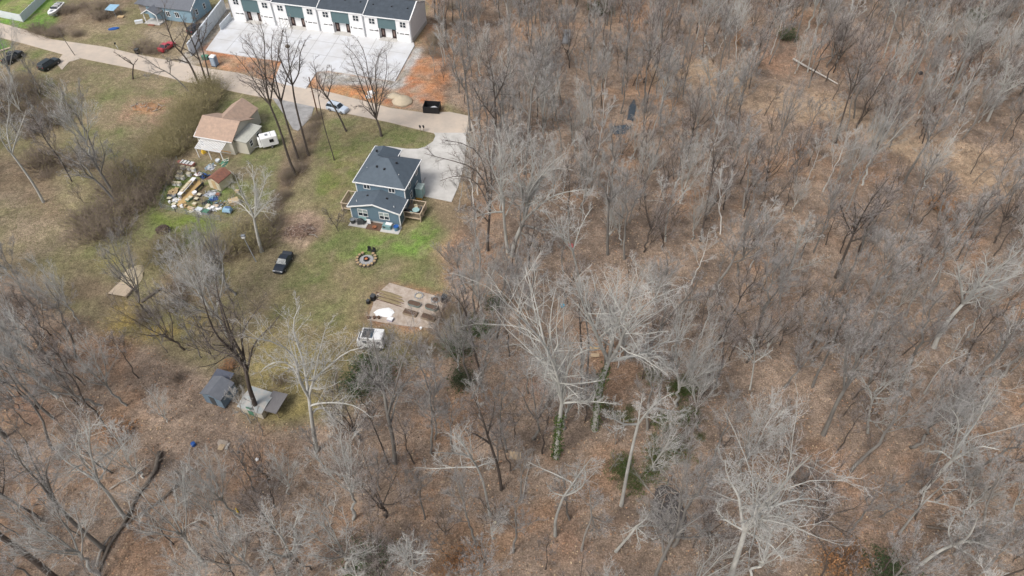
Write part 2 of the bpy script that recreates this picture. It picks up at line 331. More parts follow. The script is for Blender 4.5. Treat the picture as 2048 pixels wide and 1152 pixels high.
M_tan = mat('tan_board', (.55, .4, .22), .8, .12, 3); M_foil = mat('galvanised_frame', (.45, .48, .52), .4, .1, 3, metal=.2); M_rust = mat('rusty_steel', (.3, .12, .06), .8)
M_tyre = mat('tyre_rubber', (.018, .018, .018), .85); M_hub = mat('wheel_rim', (.4, .4, .42), .35, metal=.6); M_lamp = mat('headlamp_glass', (.75, .77, .8), .2); M_tail = mat('tail_lamp', (.4, .02, .02), .3)
M_soil = mat('dark_soil', (.075, .055, .042), .95, .3, 5, bump=.6, col2=(.16, .1, .07)); M_mulch = mat('bark_mulch', (.16, .1, .07), .95, .2, 6, bump=.5)
M_sand = mat('sand', (.52, .44, .32), .9, .08, 2, bump=.2); M_grvl = mat('grey_gravel', (.4, .4, .4), .95, .2, 9, bump=.4); M_chips = mat('wood_chips', (.5, .43, .37), .95, .2, 1.1, bump=.5, col2=(.31, .245, .19))
M_ochre = mat('ochre_gravel', (.5, .34, .15), .95, .12, 2.5, bump=.3); M_log = mat('cut_log', (.45, .32, .18), .85, .2, 4); M_brk = mat('grey_bark_log', (.2, .17, .14), .9, .25, 3, bump=.6)
M_logp = mat('pale_dead_log', (.42, .38, .33), .9, .2, 3, bump=.5); M_ply = mat('plywood', (.5, .38, .25), .8, .12, 2); M_wall = mat('pale_fence_vinyl', (.62, .66, .69), .6, .06, 1)
# ------------------------------------------------------------------ roads and paving
def sheet(name, pts, m, z=.03, th=.05, kind='structure'):
    o = obj(name, MB().prism([(p[0], p[1]) for p in pts], z-th, z), m); return tag(o, kind=kind) if kind else o
def ribbon(name, a, b, m, z0, z1):
    A = [G(*p) for p in a]; B_ = [G(*p) for p in b]; n = len(A)
    vs = [(p.x, p.y, z1) for p in A]+[(p.x, p.y, z1) for p in B_]+[(p.x, p.y, z0) for p in A]+[(p.x, p.y, z0) for p in B_]
    fs = []
    for i in range(n-1): fs += [(n+i, n+i+1, i+1, i), (i, i+1, 2*n+i+1, 2*n+i), (n+i+1, n+i, 3*n+i, 3*n+i+1)]
    fs += [(0, 2*n, 3*n, n), (n-1, 2*n-1, 4*n-1, 3*n-1)]
    return tag(obj(name, MB().add(vs, fs), m), kind='structure')
ribbon('road', ROAD_UP, ROAD_LO, M_asph, -.1, .045)
DRV = [(868, 266), (871, 272), (866, 283), (850, 294), (836, 298), (814, 298), (779, 293), (762, 292), (756, 297), (756, 330), (800, 340), (843, 392), (903, 404), (917, 372), (929, 325), (933, 290), (932, 266)]
sheet('driveway', [G(*p) for p in DRV], M_conc, .062, .12)
PAD = [(452, 46), (412, 101), (480, 112), (564, 123), (548, 163), (574, 171), (612, 178), (634, 144), (658, 142), (790, 163), (829, 92), (826, 82), (466, 34)]
sheet('concrete_forecourt', [G(*p) for p in PAD], M_concw, .16, .3)
M_joint = mat('joint_filler', (.33, .32, .31), .9)
mb = MB()
def lr(a, b, f): return (a[0]+(b[0]-a[0])*f, a[1]+(b[1]-a[1])*f)
def jline(a, b):
    A = G(*a); B = G(*b); d = (B-A).normalized(); n = Vector((-d.y, d.x, 0))*.045; z = Vector((0, 0, .164)); mb.slabpoly([A-n+z, B-n+z, B+n+z, A+n+z], .003)
for k in range(1, 10): jline(lr((468, 38), (826, 86), k/10), lr(lr((412, 101), (790, 160), k/10), lr((466, 34), (826, 82), k/10), .06))
for f in (.33, .66): jline(lr(lr((466, 34), (412, 101), f), lr((826, 82), (790, 163), f), .01), lr(lr((466, 34), (412, 101), f), lr((826, 82), (790, 163), f), .99))
tag(obj('paving_joints', mb, M_joint), kind='structure')
sheet('path', [G(*p) for p in ((545, 196), (628, 214), (622, 235), (596, 262), (586, 258), (570, 232))], mat('old_concrete', (.36, .35, .34), .9, .2, .6), .052, .1)
sheet('path', [G(*p) for p in ((112, 126), (128, 106), (150, 112), (160, 118), (138, 124), (124, 140))], M_asph, .05, .08)
sheet('gravel_pad', [G(*p) for p in ((399, 359), (402, 368), (389, 388), (372, 405), (361, 408), (353, 402), (378, 376), (391, 361))], M_ochre, .05, .1)
# ------------------------------------------------------------------ building kit
def window(parent, x, z, w, h, y, face=-1, axis='x', panes=2, rows=1, shade=None, name='window'):
    """frame in plane y (axis x) or x (axis y), facing `face`; panes as children"""
    t = .07
    def bx(mb, a0, a1, z0, z1, d0, d1):
        lo, hi = sorted((y+face*d0, y+face*d1))
        if axis == 'x': mb.box(a0, a1, lo, hi, z0, z1)
        else: mb.box(lo, hi, a0, a1, z0, z1)
    mb = MB(); bx(mb, x-w/2-t, x+w/2+t, z-t, z, 0, .07); bx(mb, x-w/2-t, x+w/2+t, z+h, z+h+t, 0, .07)
    bx(mb, x-w/2-t, x-w/2, z, z+h, 0, .07); bx(mb, x+w/2, x+w/2+t, z, z+h, 0, .07)
    for i in range(1, panes): bx(mb, x-w/2+w*i/panes-.05, x-w/2+w*i/panes+.05, z, z+h, 0, .07)
    for i in range(1, rows): bx(mb, x-w/2, x+w/2, z+h*i/rows-.03, z+h*i/rows+.03, .002, .055)
    f = obj(name, mb, M_white, parent)
    for i in range(panes):
        for j in range(rows):
            mb = MB(); bx(mb, x-w/2+w*i/panes+.05, x-w/2+w*(i+1)/panes-.05, z+h*j/rows+.03, z+h*(j+1)/rows-.03, .002, .025)
            obj('pane', mb, shade if (shade and j == rows-1) else M_glass, f)
    return f
def gable(parent, x0, x1, y0, y1, h, r, mr, ov=.35, along='x', name='roof', ends=None, th=.12, cb=0):
    """two roof slopes as one roof part; ridge along `along`; optional gable wall infill of material `ends`"""
    if along == 'x':
        ym = (y0+y1)/2; k = r/((y1-y0)/2); e = h-k*ov
        L = [(x0-ov, y0-ov, e), (x1+ov, y0-ov, e), (x1+ov, ym, h+r), (x0-ov, ym, h+r)]; Rr = [(x0-ov, ym, h+r), (x1+ov, ym, h+r), (x1+ov, y1+ov, e), (x0-ov, y1+ov, e)]
    else:
        xm = (x0+x1)/2; k = r/((x1-x0)/2); e = h-k*ov
        L = [(x0-ov, y0-ov, e), (xm, y0-ov, h+r), (xm, y1+cb, h+r), (x0-ov, y1+cb, e)]; Rr = [(xm, y0-ov, h+r), (x1+ov, y0-ov, e), (x1+ov, y1+cb, e), (xm, y1+cb, h+r)]
    mb = MB(); 
    for P in (L, Rr): mb.slabpoly([(p[0], p[1], p[2]+th) for p in P], th)
    ro = obj(name, mb, mr, parent)
    if ends:
        for s_, e_ in (((x0, 0), 1), ((x1, 0), -1)) if along == 'x' else (((0, y0), 1), ((0, y1), -1)):
            mb = MB()
            if along == 'x':
                xx = s_[0]; a, b = (xx, xx+.12*e_); mb.add([(a, y0, h-.02), (a, y1, h-.02), (a, ym, h+r-.02), (b, y0, h-.02), (b, y1, h-.02), (b, ym, h+r-.02)], [(0, 1, 2), (5, 4, 3), (0, 2, 5, 3), (1, 4, 5, 2), (0, 3, 4, 1)])
            else:
                yy = s_[1]; a, b = (yy, yy+.12*e_); mb.add([(x0, a, h-.02), (x1, a, h-.02), (xm, a, h+r-.02), (x0, b, h-.02), (x1, b, h-.02), (xm, b, h+r-.02)], [(0, 1, 2), (5, 4, 3), (0, 2, 5, 3), (1, 4, 5, 2), (0, 3, 4, 1)])
            obj('gable_wall', mb, ends, parent)
    return ro
def edge(parent, pts, w=.14, h=.2, m=None, name='roof_trim'):
    mb = MB()
    for a, b in zip(pts[:-1], pts[1:]):
        a = Vector(a); b = Vector(b); d = (b-a); n = Vector((-d.y, d.x, 0)).normalized()*w/2; u = Vector((0, 0, h/2))
        mb.add([tuple(a-n-u), tuple(a+n-u), tuple(a+n+u), tuple(a-n+u), tuple(b-n-u), tuple(b+n-u), tuple(b+n+u), tuple(b-n+u)], [(0, 1, 2, 3), (7, 6, 5, 4), (0, 4, 5, 1), (1, 5, 6, 2), (2, 6, 7, 3), (3, 7, 4, 0)])
    return obj(name, mb, m or M_white, parent)
# ------------------------------------------------------------------ white townhouse block
TA = -.25; TO = (-68.5, 162.8, 0); TW = 11.64; TD = 10.33
th_ = thing('townhouse_block', 'long white row of new townhouses with dark roofs and teal panels', 'townhouses', TO, TA)
for i in range(4):
    x0 = i*TW; x1 = x0+TW; e = 6.0-.22*i
    mb = MB(); mb.box(x0+.01, x0+3.5, 0, .9, .1, e); mb.box(x0+8.0, x1-.01, 0, .9, .1, e); mb.box(x0+3.5, x0+8.0, .35, .9, 2.8, e); mb.box(x0+.01, x1-.01, .9, TD, .1, e)
    obj('wall', mb, M_wsid, th_)
    obj('teal_panel', MB().box(x0+3.52, x0+7.98, .1, .348, 2.75, e-.1), M_teal, th_)
    ro = gable(th_, x0+.03, x1-.03, 0, TD, e+.02, 2.1, M_shing2, .03, ends=M_wsid)
    # eave overhang and rake trims
    k = 2.1/(TD/2)
    edge(th_, [(x0+.02, -.12, e+.06), (x1-.02, -.12, e+.06)], .25, .16, name='gutter')
    edge(th_, [(x0, -.05, e+.2), (x0, TD/2, e+2.1+.22)], .3, .25)
    for wx_ in (2.1, 9.75):
        window(th_, x0+wx_, e-1.75, 1.4, 1.3, 0, -1, 'x', 2, 2)
    for gx_ in (2.35, 9.95):
        gd = obj('garage_door', MB().box(x0+gx_-1.2, x0+gx_+1.2, -.045, -.002, .17, 2.35), M_white, th_)
        for q in (-.62, .62): obj('door_window', MB().box(x0+gx_+q-.5, x0+gx_+q+.5, -.07, -.047, 1.95, 2.15), M_blk, gd)
        for zz in (.7, 1.25, 1.8): obj('door_panel', MB().box(x0+gx_-1.15, x0+gx_+1.15, -.06, -.047, zz-.24, zz+.02), M_white, gd)
    for dx_ in (4.25, 7.0):
        d_ = obj('entry_door', MB().box(x0+dx_-.5, x0+dx_+.5, .8, .898, .25, 2.6), M_door, th_); obj('door_pane', MB().box(x0+dx_-.2, x0+dx_+.2, .77, .798, .8, 2.1), M_doorp, d_)
    obj('porch_slab', MB().box(x0+3.55, x0+7.95, -.8, .88, .02, .24), M_conc, th_)
    for q in (1.6, 6.2, 10.1): obj('roof_vent', MB().box(x0+q-.16, x0+q+.16, 3.0, 3.3, e+.9, e+1.55), M_blk, th_)
    for q in (.12, 11.5): obj('downpipe', MB().box(x0+q-.05, x0+q+.05, -.1, -.005, .15, e-.1), M_gry, th_)
    for q in (3.2, 8.3): obj('wall_lamp', MB().box(x0+q-.08, x0+q+.08, -.14, -.003, 2.0, 2.3), M_blk, th_)
    for q in (3.52, 7.98): obj('porch_post', MB().box(x0+q-.09, x0+q+.09, -.02, .12, .18, 2.75), M_white, th_)
edge(th_, [(4*TW, -.05, 5.55), (4*TW, TD/2, 5.34+2.32), (4*TW, TD+.1, 5.55)], .25, .22)
obj('foundation', MB().box(4*TW-.02, 4*TW+.06, .02, TD, -.1, .9), M_conc, th_)
# pale board fence beside it, panel by panel
def fence(name, a, b, h, n, m, label, group=None, th=.08, post=True, mp=None):
    a = Vector(a); b = Vector(b); d = b-a; L = d.length; rz = math.atan2(d.y, d.x)
    t = thing(name, label, 'fence', (a.x, a.y, 0), rz, group)
    p0 = None
    for i in range(n):
        mb = MB().box(.06, L/n-.06, -th/2, th/2, .05, h)
        if p0 is None: p0 = obj('fence_panel', mb, m, t)
        else:
            q = p0.copy(); COL.objects.link(q); q.parent = t; q.location = (i*L/n, 0, 0)
    if post:
        p1 = None
        for i in range(n+1):
            if p1 is None: p1 = obj('post', MB().box(-.06, .06, -.07, .07, 0, h+.08), mp or m, t)
            else:
                q = p1.copy(); COL.objects.link(q); q.parent = t; q.location = (i*L/n, 0, 0)
    return t
fence('panel_fence', G(452, 20), G(383, 112), 3.0, 12, M_wall, 'tall pale grey panel fence between the forecourt and the neighbour\'s gravel yard', th=.35)
fence('panel_fence', G(464, 38), G(443, 62), 1.6, 3, M_wall, 'short low pale fence stub beside the left end of the townhouses', th=.2)
fence('garden_fence', G(47, 44), G(118, -24), 1.9, 12, M_wall, 'white vinyl fence along the right side of the green lawn, top left corner')
fence('garden_fence', G(-60, 22), G(46, 44), 1.9, 6, M_wall, 'white vinyl fence along the road side of the green lawn, top left corner')
fence('garden_fence', G(-30, 20), G(30, -20), 1.9, 6, M_wall, 'white vinyl fence crossing the far end of the green lawn at the top left edge')
# ------------------------------------------------------------------ blue house
BA = -.23; BO = (-27.47, 89.02, 0); BW, BD, WD = 8.73, 8.05, 3.72; HM, HWG = 5.45, 3.05
bh = thing('blue_house', 'two storey slate blue house with white trim and dark hipped roof on the lawn', 'house', BO, BA)
obj('wall', MB().box(0, BW, 0, WD, .35, HWG-.02), M_blue, bh); obj('wall', MB().box(-.11, 8.64, WD, WD+BD, .35, HM-.05), M_blue, bh)
obj('wall', MB().box(-.1, 4.3, WD+BD, WD+BD+1.9, .35, HM-.05), M_blue, bh)
mb = MB().box(-.03, BW+.03, -.03, WD, -.1, .35); mb.box(-.14, 8.67, WD+.01, WD+BD+1.9, -.1, .35); obj('foundation', mb, M_conc, bh)
# wing: low gable to the front
gable(bh, 0, BW, 0, WD, HWG, 1.19, M_slate, .35, 'y')
mb = MB(); xm = BW/2; mb.add([(0, 0, HWG-.03), (BW, 0, HWG-.03), (xm, 0, HWG+1.17), (0, .12, HWG-.03), (BW, .12, HWG-.03), (xm, .12, HWG+1.17)], [(0, 1, 2), (5, 4, 3), (0, 2, 5, 3), (1, 4, 5, 2), (0, 3, 4, 1)]); obj('gable_wall', mb, M_blue, bh)
kk = 1.19/(BW/2)*.35
edge(bh, [(-.37, -.37, HWG-kk), (xm, -.37, HWG+1.19), (BW+.37, -.37, HWG-kk)], .1, .24)
edge(bh, [(-.4, -.37, HWG-kk+.02), (-.4, WD, HWG-kk+.02)], .12, .22); edge(bh, [(BW+.4, -.37, HWG-kk+.02), (BW+.4, WD, HWG-kk+.02)], .12, .22)
# main hip
a0, a1, b0, b1 = -.11-.35, 8.64+.35, WD-.35, WD+BD+.35; he = HM-.12; pk = 8.15
P1 = (4.265-.57, WD+BD/2-.16, pk); P2 = (4.265+.57, WD+BD/2-.16, pk)
mb = MB(); A_, B__, C_, D_ = (a0, b0, he), (a1, b0, he), (a1, b1, he), (a0, b1, he)
mb.add([A_, B__, C_, D_, P1, P2], [(0, 1, 5, 4), (1, 2, 5), (2, 3, 4, 5), (3, 0, 4), (3, 2, 1, 0)]); obj('roof', mb, M_slate, bh)
# rear hip over the garage wing
E_, F_ = (-.45, WD+BD+2.25, he), (4.65, WD+BD+2.25, he); ap = (2.06, 12.35, 7.0)
mb = MB().add([(-.45, WD+BD-.9, he+.01), (4.65, WD+BD-.9, he+.01), F_, E_, ap, (2.06, WD+BD-2.2, 7.0)], [(2, 3, 4), (1, 2, 4, 5), (3, 0, 5, 4), (0, 1, 5), (3, 2, 1, 0)]); obj('roof', mb, M_slate, bh)
edge(bh, [A_, B__], .12, .2, name='gutter'); edge(bh, [B__, C_], .12, .2, name='gutter'); edge(bh, [D_, A_], .12, .2, name='gutter'); edge(bh, [(-.45, WD+BD, he), E_, F_, (4.65, WD+BD, he)], .12, .2, name='gutter')
mb = MB()
for (x, y) in ((0, 0), (BW, 0)): mb.box(x-.07, x+.07, y-.03, y+.1, .3, HWG-.03)
for (x, y) in ((-.11, WD), (8.64, WD)): mb.box(x-.07, x+.07, y-.03, y+.1, HWG-.4, HM-.06)
mb.box(8.58, 8.68, WD+BD-.1, WD+BD+.03, .3, HM-.06); obj('corner_trim', mb, M_white, bh)
for x in (2.15, 6.0): window(bh, x, 1.15, 1.65, 1.4, 0, -1, 'x', 2, 2, M_glassp)
window(bh, 1.85, HM-1.35, 1.05, 1.05, WD, -1, 'x', 2); window(bh, 6.35, HM-1.35, 1.05, 1.05, WD, -1, 'x', 2, 1)
for y, z in ((WD+2.6, 1.4), (WD+5.6, 1.2), (WD+2.4, 3.7), (WD+6.2, 3.7)): window(bh, y, z, .9, 1.2, 8.64, 1, 'y', 1, 2)
window(bh, WD-1.4, 1.0, .9, 1.2, BW, 1, 'y', 1, 2); obj('door', MB().box(BW+.002, BW+.06, WD-.9, WD-.05, .9, 2.85), M_glassp, bh)
def on_front(u, v): # height on the front roof plane of the main hip
    return he+(v-b0)/(P1[1]-b0)*(pk-he)
for (u, v, w) in ((3.2, WD+2.4, 1), (4.6, WD+2.2, 1)):
    z = on_front(u, v); obj('roof_vent', MB().box(u-.16, u+.16, v-.14, v+.14, z-.1, z+.18), M_blk, bh)
obj('roof_vent', MB().box(6.0, 6.3, WD+3.8, WD+4.1, 7.0, 7.45), M_blk, bh); obj('roof_vent', MB().box(1.3, 1.6, 10.4, 10.7, 6.9, 7.2), M_blk, bh)
for (u, v, z) in ((1.1, WD+2.8, 6.1), (7.2, WD+1.9, 6.3)): obj('vent_pipe', MB().lathe([(.06, -.2), (.06, .35)], u, v, z, 8), M_white, bh)
for (u, v) in ((2.5, 2.2), (6.0, 2.1)):
    z = HWG+.12+1.19*(1-abs(u-xm)/xm); obj('roof_vent', MB().box(u-.15, u+.15, v-.13, v+.13, z-.1, z+.15), M_blk, bh)
for (u, v) in ((1.0, .8), (7.7, .75)):
    z = HWG+.12+1.19*(1-abs(u-xm)/xm); obj('vent_pipe', MB().lathe([(.06, -.1), (.06, .3)], u, v, z, 8), M_white, bh)
def bl(u, v, z=0):
    c, s = math.cos(BA), math.sin(BA); return Vector((BO[0]+u*c-v*s, BO[1]+u*s+v*c, z))
sheet('patio', [bl(-.1, -1.75), bl(3.05, -1.75), bl(3.05, -.04), bl(-.1, -.04)], M_conc, .07, .15)
sheet('patio', [bl(5.7, -1.95), bl(9.0, -1.95), bl(9.0, -.04), bl(5.7, -.04)], M_conc, .07, .15)
sheet('mulch_bed', [bl(3.07, -1.85), bl(5.68, -1.85), bl(5.68, -.04), bl(3.07, -.04)], M_mulch, .05, .1)
def deck(u0, u1, v0, v1, zf, label, sides):
    t = thing('wooden_deck', label, 'deck', bl(u0, v0), BA); w, d = u1-u0, v1-v0
    n = int(d/.3); p = None
    for i in range(n):
        if p is None: p = obj('plank', MB().box(0, w, .01, d/n-.015, zf-.05, zf), M_deck, t)
        else: q = p.copy(); COL.objects.link(q); q.parent = t; q.location = (0, i*d/n, 0)
    obj('rim_board', MB().box(-.03, w+.03, -.04, 0, zf-.3, zf+.01).box(-.03, w+.03, d, d+.04, zf-.3, zf+.01).box(w, w+.04, -.04, d+.04, zf-.3, zf+.01).box(-.04, 0, -.04, d+.04, zf-.3, zf+.01), M_lum, t)
    for (x, y) in ((.06, .06), (w-.06, .06), (w-.06, d-.06), (.06, d-.06), (w-.06, d/2)): obj('post', MB().cbox(x, y, 0, .12, .12, zf+.95), M_lum, t)
    mb = MB(); mr = MB(); rz = zf+.95
    if 'f' in sides: mr.box(-.05, w+.05, -.06, .1, rz, rz+.05); [mb.cbox(x*.14, .02, zf, .04, .04, .95) for x in range(1, int(w/.14))]
    if 'b' in sides: mr.box(-.05, w+.05, d-.1, d+.06, rz, rz+.05); [mb.cbox(x*.14, d-.02, zf, .04, .04, .95) for x in range(1, int(w/.14))]
    if 'r' in sides: mr.box(w-.1, w+.06, .1, d-.1, rz, rz+.05); [mb.cbox(w-.02, y*.14, zf, .04, .04, .95) for y in range(1, int(d/.14))]
    if 'l' in sides: mr.box(-.06, .1, .1, d-.1, rz, rz+.05); [mb.cbox(.02, y*.14, zf, .04, .04, .95) for y in range(1, int(d/.14))]
    obj('rail', mr, M_lum, t); obj('balusters', mb, M_deck, t); return t
deck(BW+.05, 11.75, 1.9, 5.2, .85, 'raised wooden deck with railing on the right side of the blue house', 'fbr')
deck(-2.6, -.15, 1.6, 5.0, .85, 'wooden deck with pale railing on the left side of the blue house', 'fbl')
# deck furniture
t = thing('patio_table', 'round pale glass patio table on the right hand deck', 'table', bl(10.55, 3.1, .85), BA); obj('table_top', MB().lathe([(.62, .7), (.62, .75)], sides=24), M_tealb, t); obj('leg', MB().lathe([(.3, 0), (.05, .06), (.05, .7)], sides=8), M_gry, t)
def chair(p, rz, label, m, grp=None):
    t = thing('patio_chair', label, 'chair', p, rz, grp); obj('seat', MB().box(-.27, .27, -.27, .27, .38, .45), m, t); obj('backrest', MB().box(-.27, .27, .22, .3, .45, .95), m, t)
    for x in (-.24, .24):
        for y in (-.24, .24): obj('leg', MB().cbox(x, y, 0, .04, .04, .38), M_dgr, t)
    return t
chair(bl(10.0, 2.5, .85), 2.4, 'grey patio chair in front of the round table on the right hand deck', M_tealb, 'chairs on the deck')
chair(bl(11.2, 3.6, .85), -.9, 'grey patio chair at the rail behind the round deck table', M_dgr, 'chairs on the deck')
chair(bl(10.3, 4.0, .85), .3, 'cream patio chair behind the round table on the right hand deck', M_cream, 'chairs on the deck')
def grill(p, rz, label, m):
    t = thing('covered_grill', label, 'grill', p, rz); obj('cover', MB().box(-.6, .6, -.32, .32, .05, .95, tx=.08, ty=.05), m, t, bevel=.06); obj('lid', MB().lathe([(.42, 0), (.4, .15), (.2, .27), (.02, .3)], 0, 0, .952, 12, 1, .65), m, t); return t
grill(bl(9.3, 2.4, .85), .1, 'black grill in the corner of the right hand deck against the house', M_blk)
# patio things
def bin_(p, r, h, m, label, cat='bin', name='round_bin', mi=None):
    t = thing(name, label, cat, p); obj('barrel', MB().lathe([(r*.85, 0), (r, h*.6), (r, h), (r*.86, h), (r*.84, h*.8), (.01, h*.78)], sides=18), m, t); obj('rim', MB().lathe([(r*1.04, h-.06), (r*1.04, h+.03), (r*.9, h+.032), (r*.9, h-.05)], sides=18), mi or m, t); return t
bin_(bl(.45, -.9, .07), .45, .75, M_dgr, 'dark round planter tub at the left corner of the left patio', 'planter', mi=M_gry)
grill(bl(1.9, -.9, .07), .05, 'dark covered grill standing on the left patio below the window', M_dgr)
t = thing('storage_bench', 'pale teal topped bench against the wall on the left patio', 'bench', bl(2.0, -.3, .07), BA); obj('seat', MB().box(-.7, .7, -.22, .22, .5, .58), M_tealb, t); obj('backrest', MB().box(-.7, .7, .1, .2, .58, .95), M_tealb, t)
for x in (-.6, .6): obj('leg', MB().box(x-.05, x+.05, -.2, .2, 0, .5), M_dgr, t)
t = thing('white_board', 'white panel leaning on the wall at the right end of the left patio', 'panel', bl(3.2, -.5, .07), BA); obj('panel', MB().box(-.35, .35, -.05, .05, .0, .9), M_white, t); obj('foot', MB().box(-.3, .3, -.2, .2, 0, .05), M_gry, t)
t = thing('storage_box', 'teal grey storage box with white lid on the right patio', 'storage box', bl(6.7, -.9, .07), BA); obj('body', MB().box(-.75, .75, -.5, .45, 0, .8), mat('teal_grey', (.2, .33, .34), .6), t, bevel=.03); obj('lid', MB().box(-.3, .8, -.1, .5, .802, .9), M_white, t); obj('vent', MB().box(-.6, -.15, -.53, -.5, .45, .7), M_blk, t)
bin_(bl(8.35, -1.0, .07), .45, .85, mat('slate_plastic', (.13, .24, .33), .5), 'blue round tub at the right corner of the right patio', 'tub', mi=M_bluep)
t = thing('fire_bowl', 'small dark bowl in the mulch between the two patios', 'bowl', bl(4.5, -1.35, .05)); obj('bowl', MB().lathe([(.2, 0), (.4, .25), (.33, .25), (.05, .1)], sides=14), M_rust, t); obj('foot', MB().lathe([(.25, 0), (.25, .04)], sides=10), M_blk, t)
t = thing('utility_box', 'pale teal upright cabinet on an orange pallet beside the driveway wall of the house', 'cabinet', bl(9.55, 8.3), BA); obj('cabinet', MB().box(-.6, .6, -.7, .9, .35, 2.3), M_tealb, t); obj('lid', MB().box(-.65, .65, -.75, .95, 2.3, 2.42), mat('pale_lid', (.5, .6, .56), .6), t); obj('pallet', MB().box(-.55, .5, -.85, .7, 0, .35), M_org, t)
# ------------------------------------------------------------------ tan house
TN = (-60.26, 109.08, 0); tA = -.26
tn = thing('tan_house', 'cream single storey house with tan shingle roof behind the cluttered yard', 'house', TN, tA)
obj('wall', MB().box(.35, 7.7, .35, 8.0, 0, 3.1), M_beige, tn); gable(tn, .35, 7.7, .35, 8.0, 3.15, 1.9, M_rtan, .35, ends=M_beige)
obj('wall', MB().box(1.6, 6.9, 8.0, 11.6, 0, 3.0), M_beige, tn); gable(tn, 1.6, 6.9, 4.5, 11.6, 3.35, 1.75, M_rtan, .3, 'y', ends=None, name='roof')
obj('wall', MB().box(7.7, 10.2, 1.2, 6.6, 0, 2.6), M_beige, tn); mb = MB().slabpoly([(7.72, 1.0, 3.05), (10.4, 1.0, 2.75), (10.4, 6.9, 2.75), (7.72, 6.9, 3.05)], .12); obj('side_roof', mb, mat('pale_metal_roof', (.5, .5, .44), .6, .15, 1.5, streak=(6, 1, 1)), tn)
edge(tn, [(0, 0, 3.08), (8.05, 0, 3.08)], .1, .16, name='gutter'); edge(tn, [(0, .0, 3.05), (0, 4.17, 4.95)], .1, .16)
for (y, z) in ((2.6, 1.1), (5.2, 1.1)): window(tn, y, z, .9, 1.1, 10.2, 1, 'y', 1, 2)
window(tn, 1.0, 1.0, .8, 1.1, .35, -1, 'x', 1, 2)
t = tn
for x in (1.4, 4.0, 6.6): obj('porch_post', MB().cbox(x, -2.1, 0, .12, .12, 2.05), M_white, t)
obj('porch_beam', MB().box(1.3, 6.7, -2.16, -2.04, 2.05, 2.2).box(1.3, 6.7, .2, .34, 2.55, 2.7), M_white, t)
p = None
for i in range(19):
    if p is None: p = obj('pergola_slat', MB().slabpoly([(1.3, -2.3, 2.26), (1.45, -2.3, 2.26), (1.45, .3, 2.76), (1.3, .3, 2.76)], .05), M_white, t)
    else: q = p.copy(); COL.objects.link(q); q.parent = t; q.location = (i*.29, 0, 0)
t = thing('kids_table', 'low yellow table set along the front of the tan house porch', 'table', G(446, 305), tA); obj('table_top', MB().box(-1.9, 1.9, -.18, .18, .45, .53), M_org, t)
for x in (-1.7, 1.7): obj('leg', MB().box(x-.06, x+.06, -.15, .15, 0, .45), M_lum, t)
t = thing('yellow_tent', 'small yellow pyramid shaped play tent left of the tan house porch', 'play tent', G(408, 306)); obj('canopy', MB().lathe([(.55, 0), (.42, .45), (.02, 1.15)], sides=4), mat('yellow_cloth', (.75, .5, .06), .7), t); obj('floor', MB().lathe([(.6, 0), (.6, .03)], sides=4), M_lum, t)
# ------------------------------------------------------------------ pale blue house at the top
q0 = G(388.7, 47); q1 = G(300, 36); hA = heading(q1, q0)
t = thing('grey_blue_house', 'grey blue single storey house with gabled porch at the top edge behind the trees', 'house', q1, hA); hw = (q0-q1).length
obj('wall', MB().box(0, hw, 0, 8.2, 0, 3.3), M_lblue, t); gable(t, 0, hw, 0, 8.2, 3.35, 2.0, M_rgrey, .35, ends=M_lblue); obj('wall', MB().box(-4.0, -.01, 2.2, 7.0, 0, 2.5), mat('taupe_wall', (.35, .3, .26), .8), t)
obj('side_roof', MB().slabpoly([(-4.3, 1.4, 2.55), (-.02, 1.4, 2.55), (-.02, 7.2, 3.2), (-4.3, 7.2, 3.2)], .12), M_rgrey, t)
gable(t, .6, 4.4, -2.6, .5, 2.5, 1.0, M_rgrey, .2, 'y', name='porch_roof', ends=M_lblue); edge(t, [(.4, -2.82, 2.4), (2.5, -2.82, 3.6), (4.6, -2.82, 2.4)], .1, .2)
for x in (.75, 4.25): obj('porch_post', MB().cbox(x, -2.5, 0, .15, .15, 2.45), M_white, t)
obj('porch_slab', MB().box(.4, 4.6, -2.9, -.02, -.05, .15), M_conc, t); obj('steps', MB().box(1.7, 3.3, -3.6, -2.92, -.05, .08), mat('brick_step', (.3, .13, .09), .9), t)
for x in (5.7, 8.2): window(t, x, 1.1, 1.0, 1.2, 0, -1, 'x', 2, 1)
for y in (2.2, 5.6): window(t, y, 1.3, .8, 1.2, hw, 1, 'y', 1, 2)
edge(t, [(hw+.36, -.35, 3.2), (hw+.36, 4.1, 5.4), (hw+.36, 8.5, 3.2)], .1, .2)
# ------------------------------------------------------------------ sheds
def shed(bl_, br_, dpt, h, r, mw, mr, label, along='y', name='garden_shed', door=None, cat='shed'):
    a = Vector(bl_); b = Vector(br_); w = (b-a).length
    t = thing(name, label, cat, a, heading(a, b)); obj('wall', MB().box(0, w, 0, dpt, 0, h), mw, t); gable(t, 0, w, 0, dpt, h+.02, r, mr, .18, along, ends=mw)
    if door: obj('door', MB().box(w*.35, w*.35+.8, -.04, -.002, .05, 1.9), door, t)
    return t
shed(G(421, 375), G(443, 382.5), 3.3, 1.9, .7, M_cream, mat('rusty_brown_roof', (.14, .075, .065), .8, .2, 2, col2=(.3, .13, .08)), 'small cream shed with rusty brown roof in the cluttered yard', door=M_tan)
shed(G(413, 804), G(450, 817), 2.9, 2.1, .7, mat('blue_grey_boards', (.16, .22, .28), .8), M_rgrey, 'blue grey garden shed with grey roof left of the big forked dark tree', door=M_dgr)
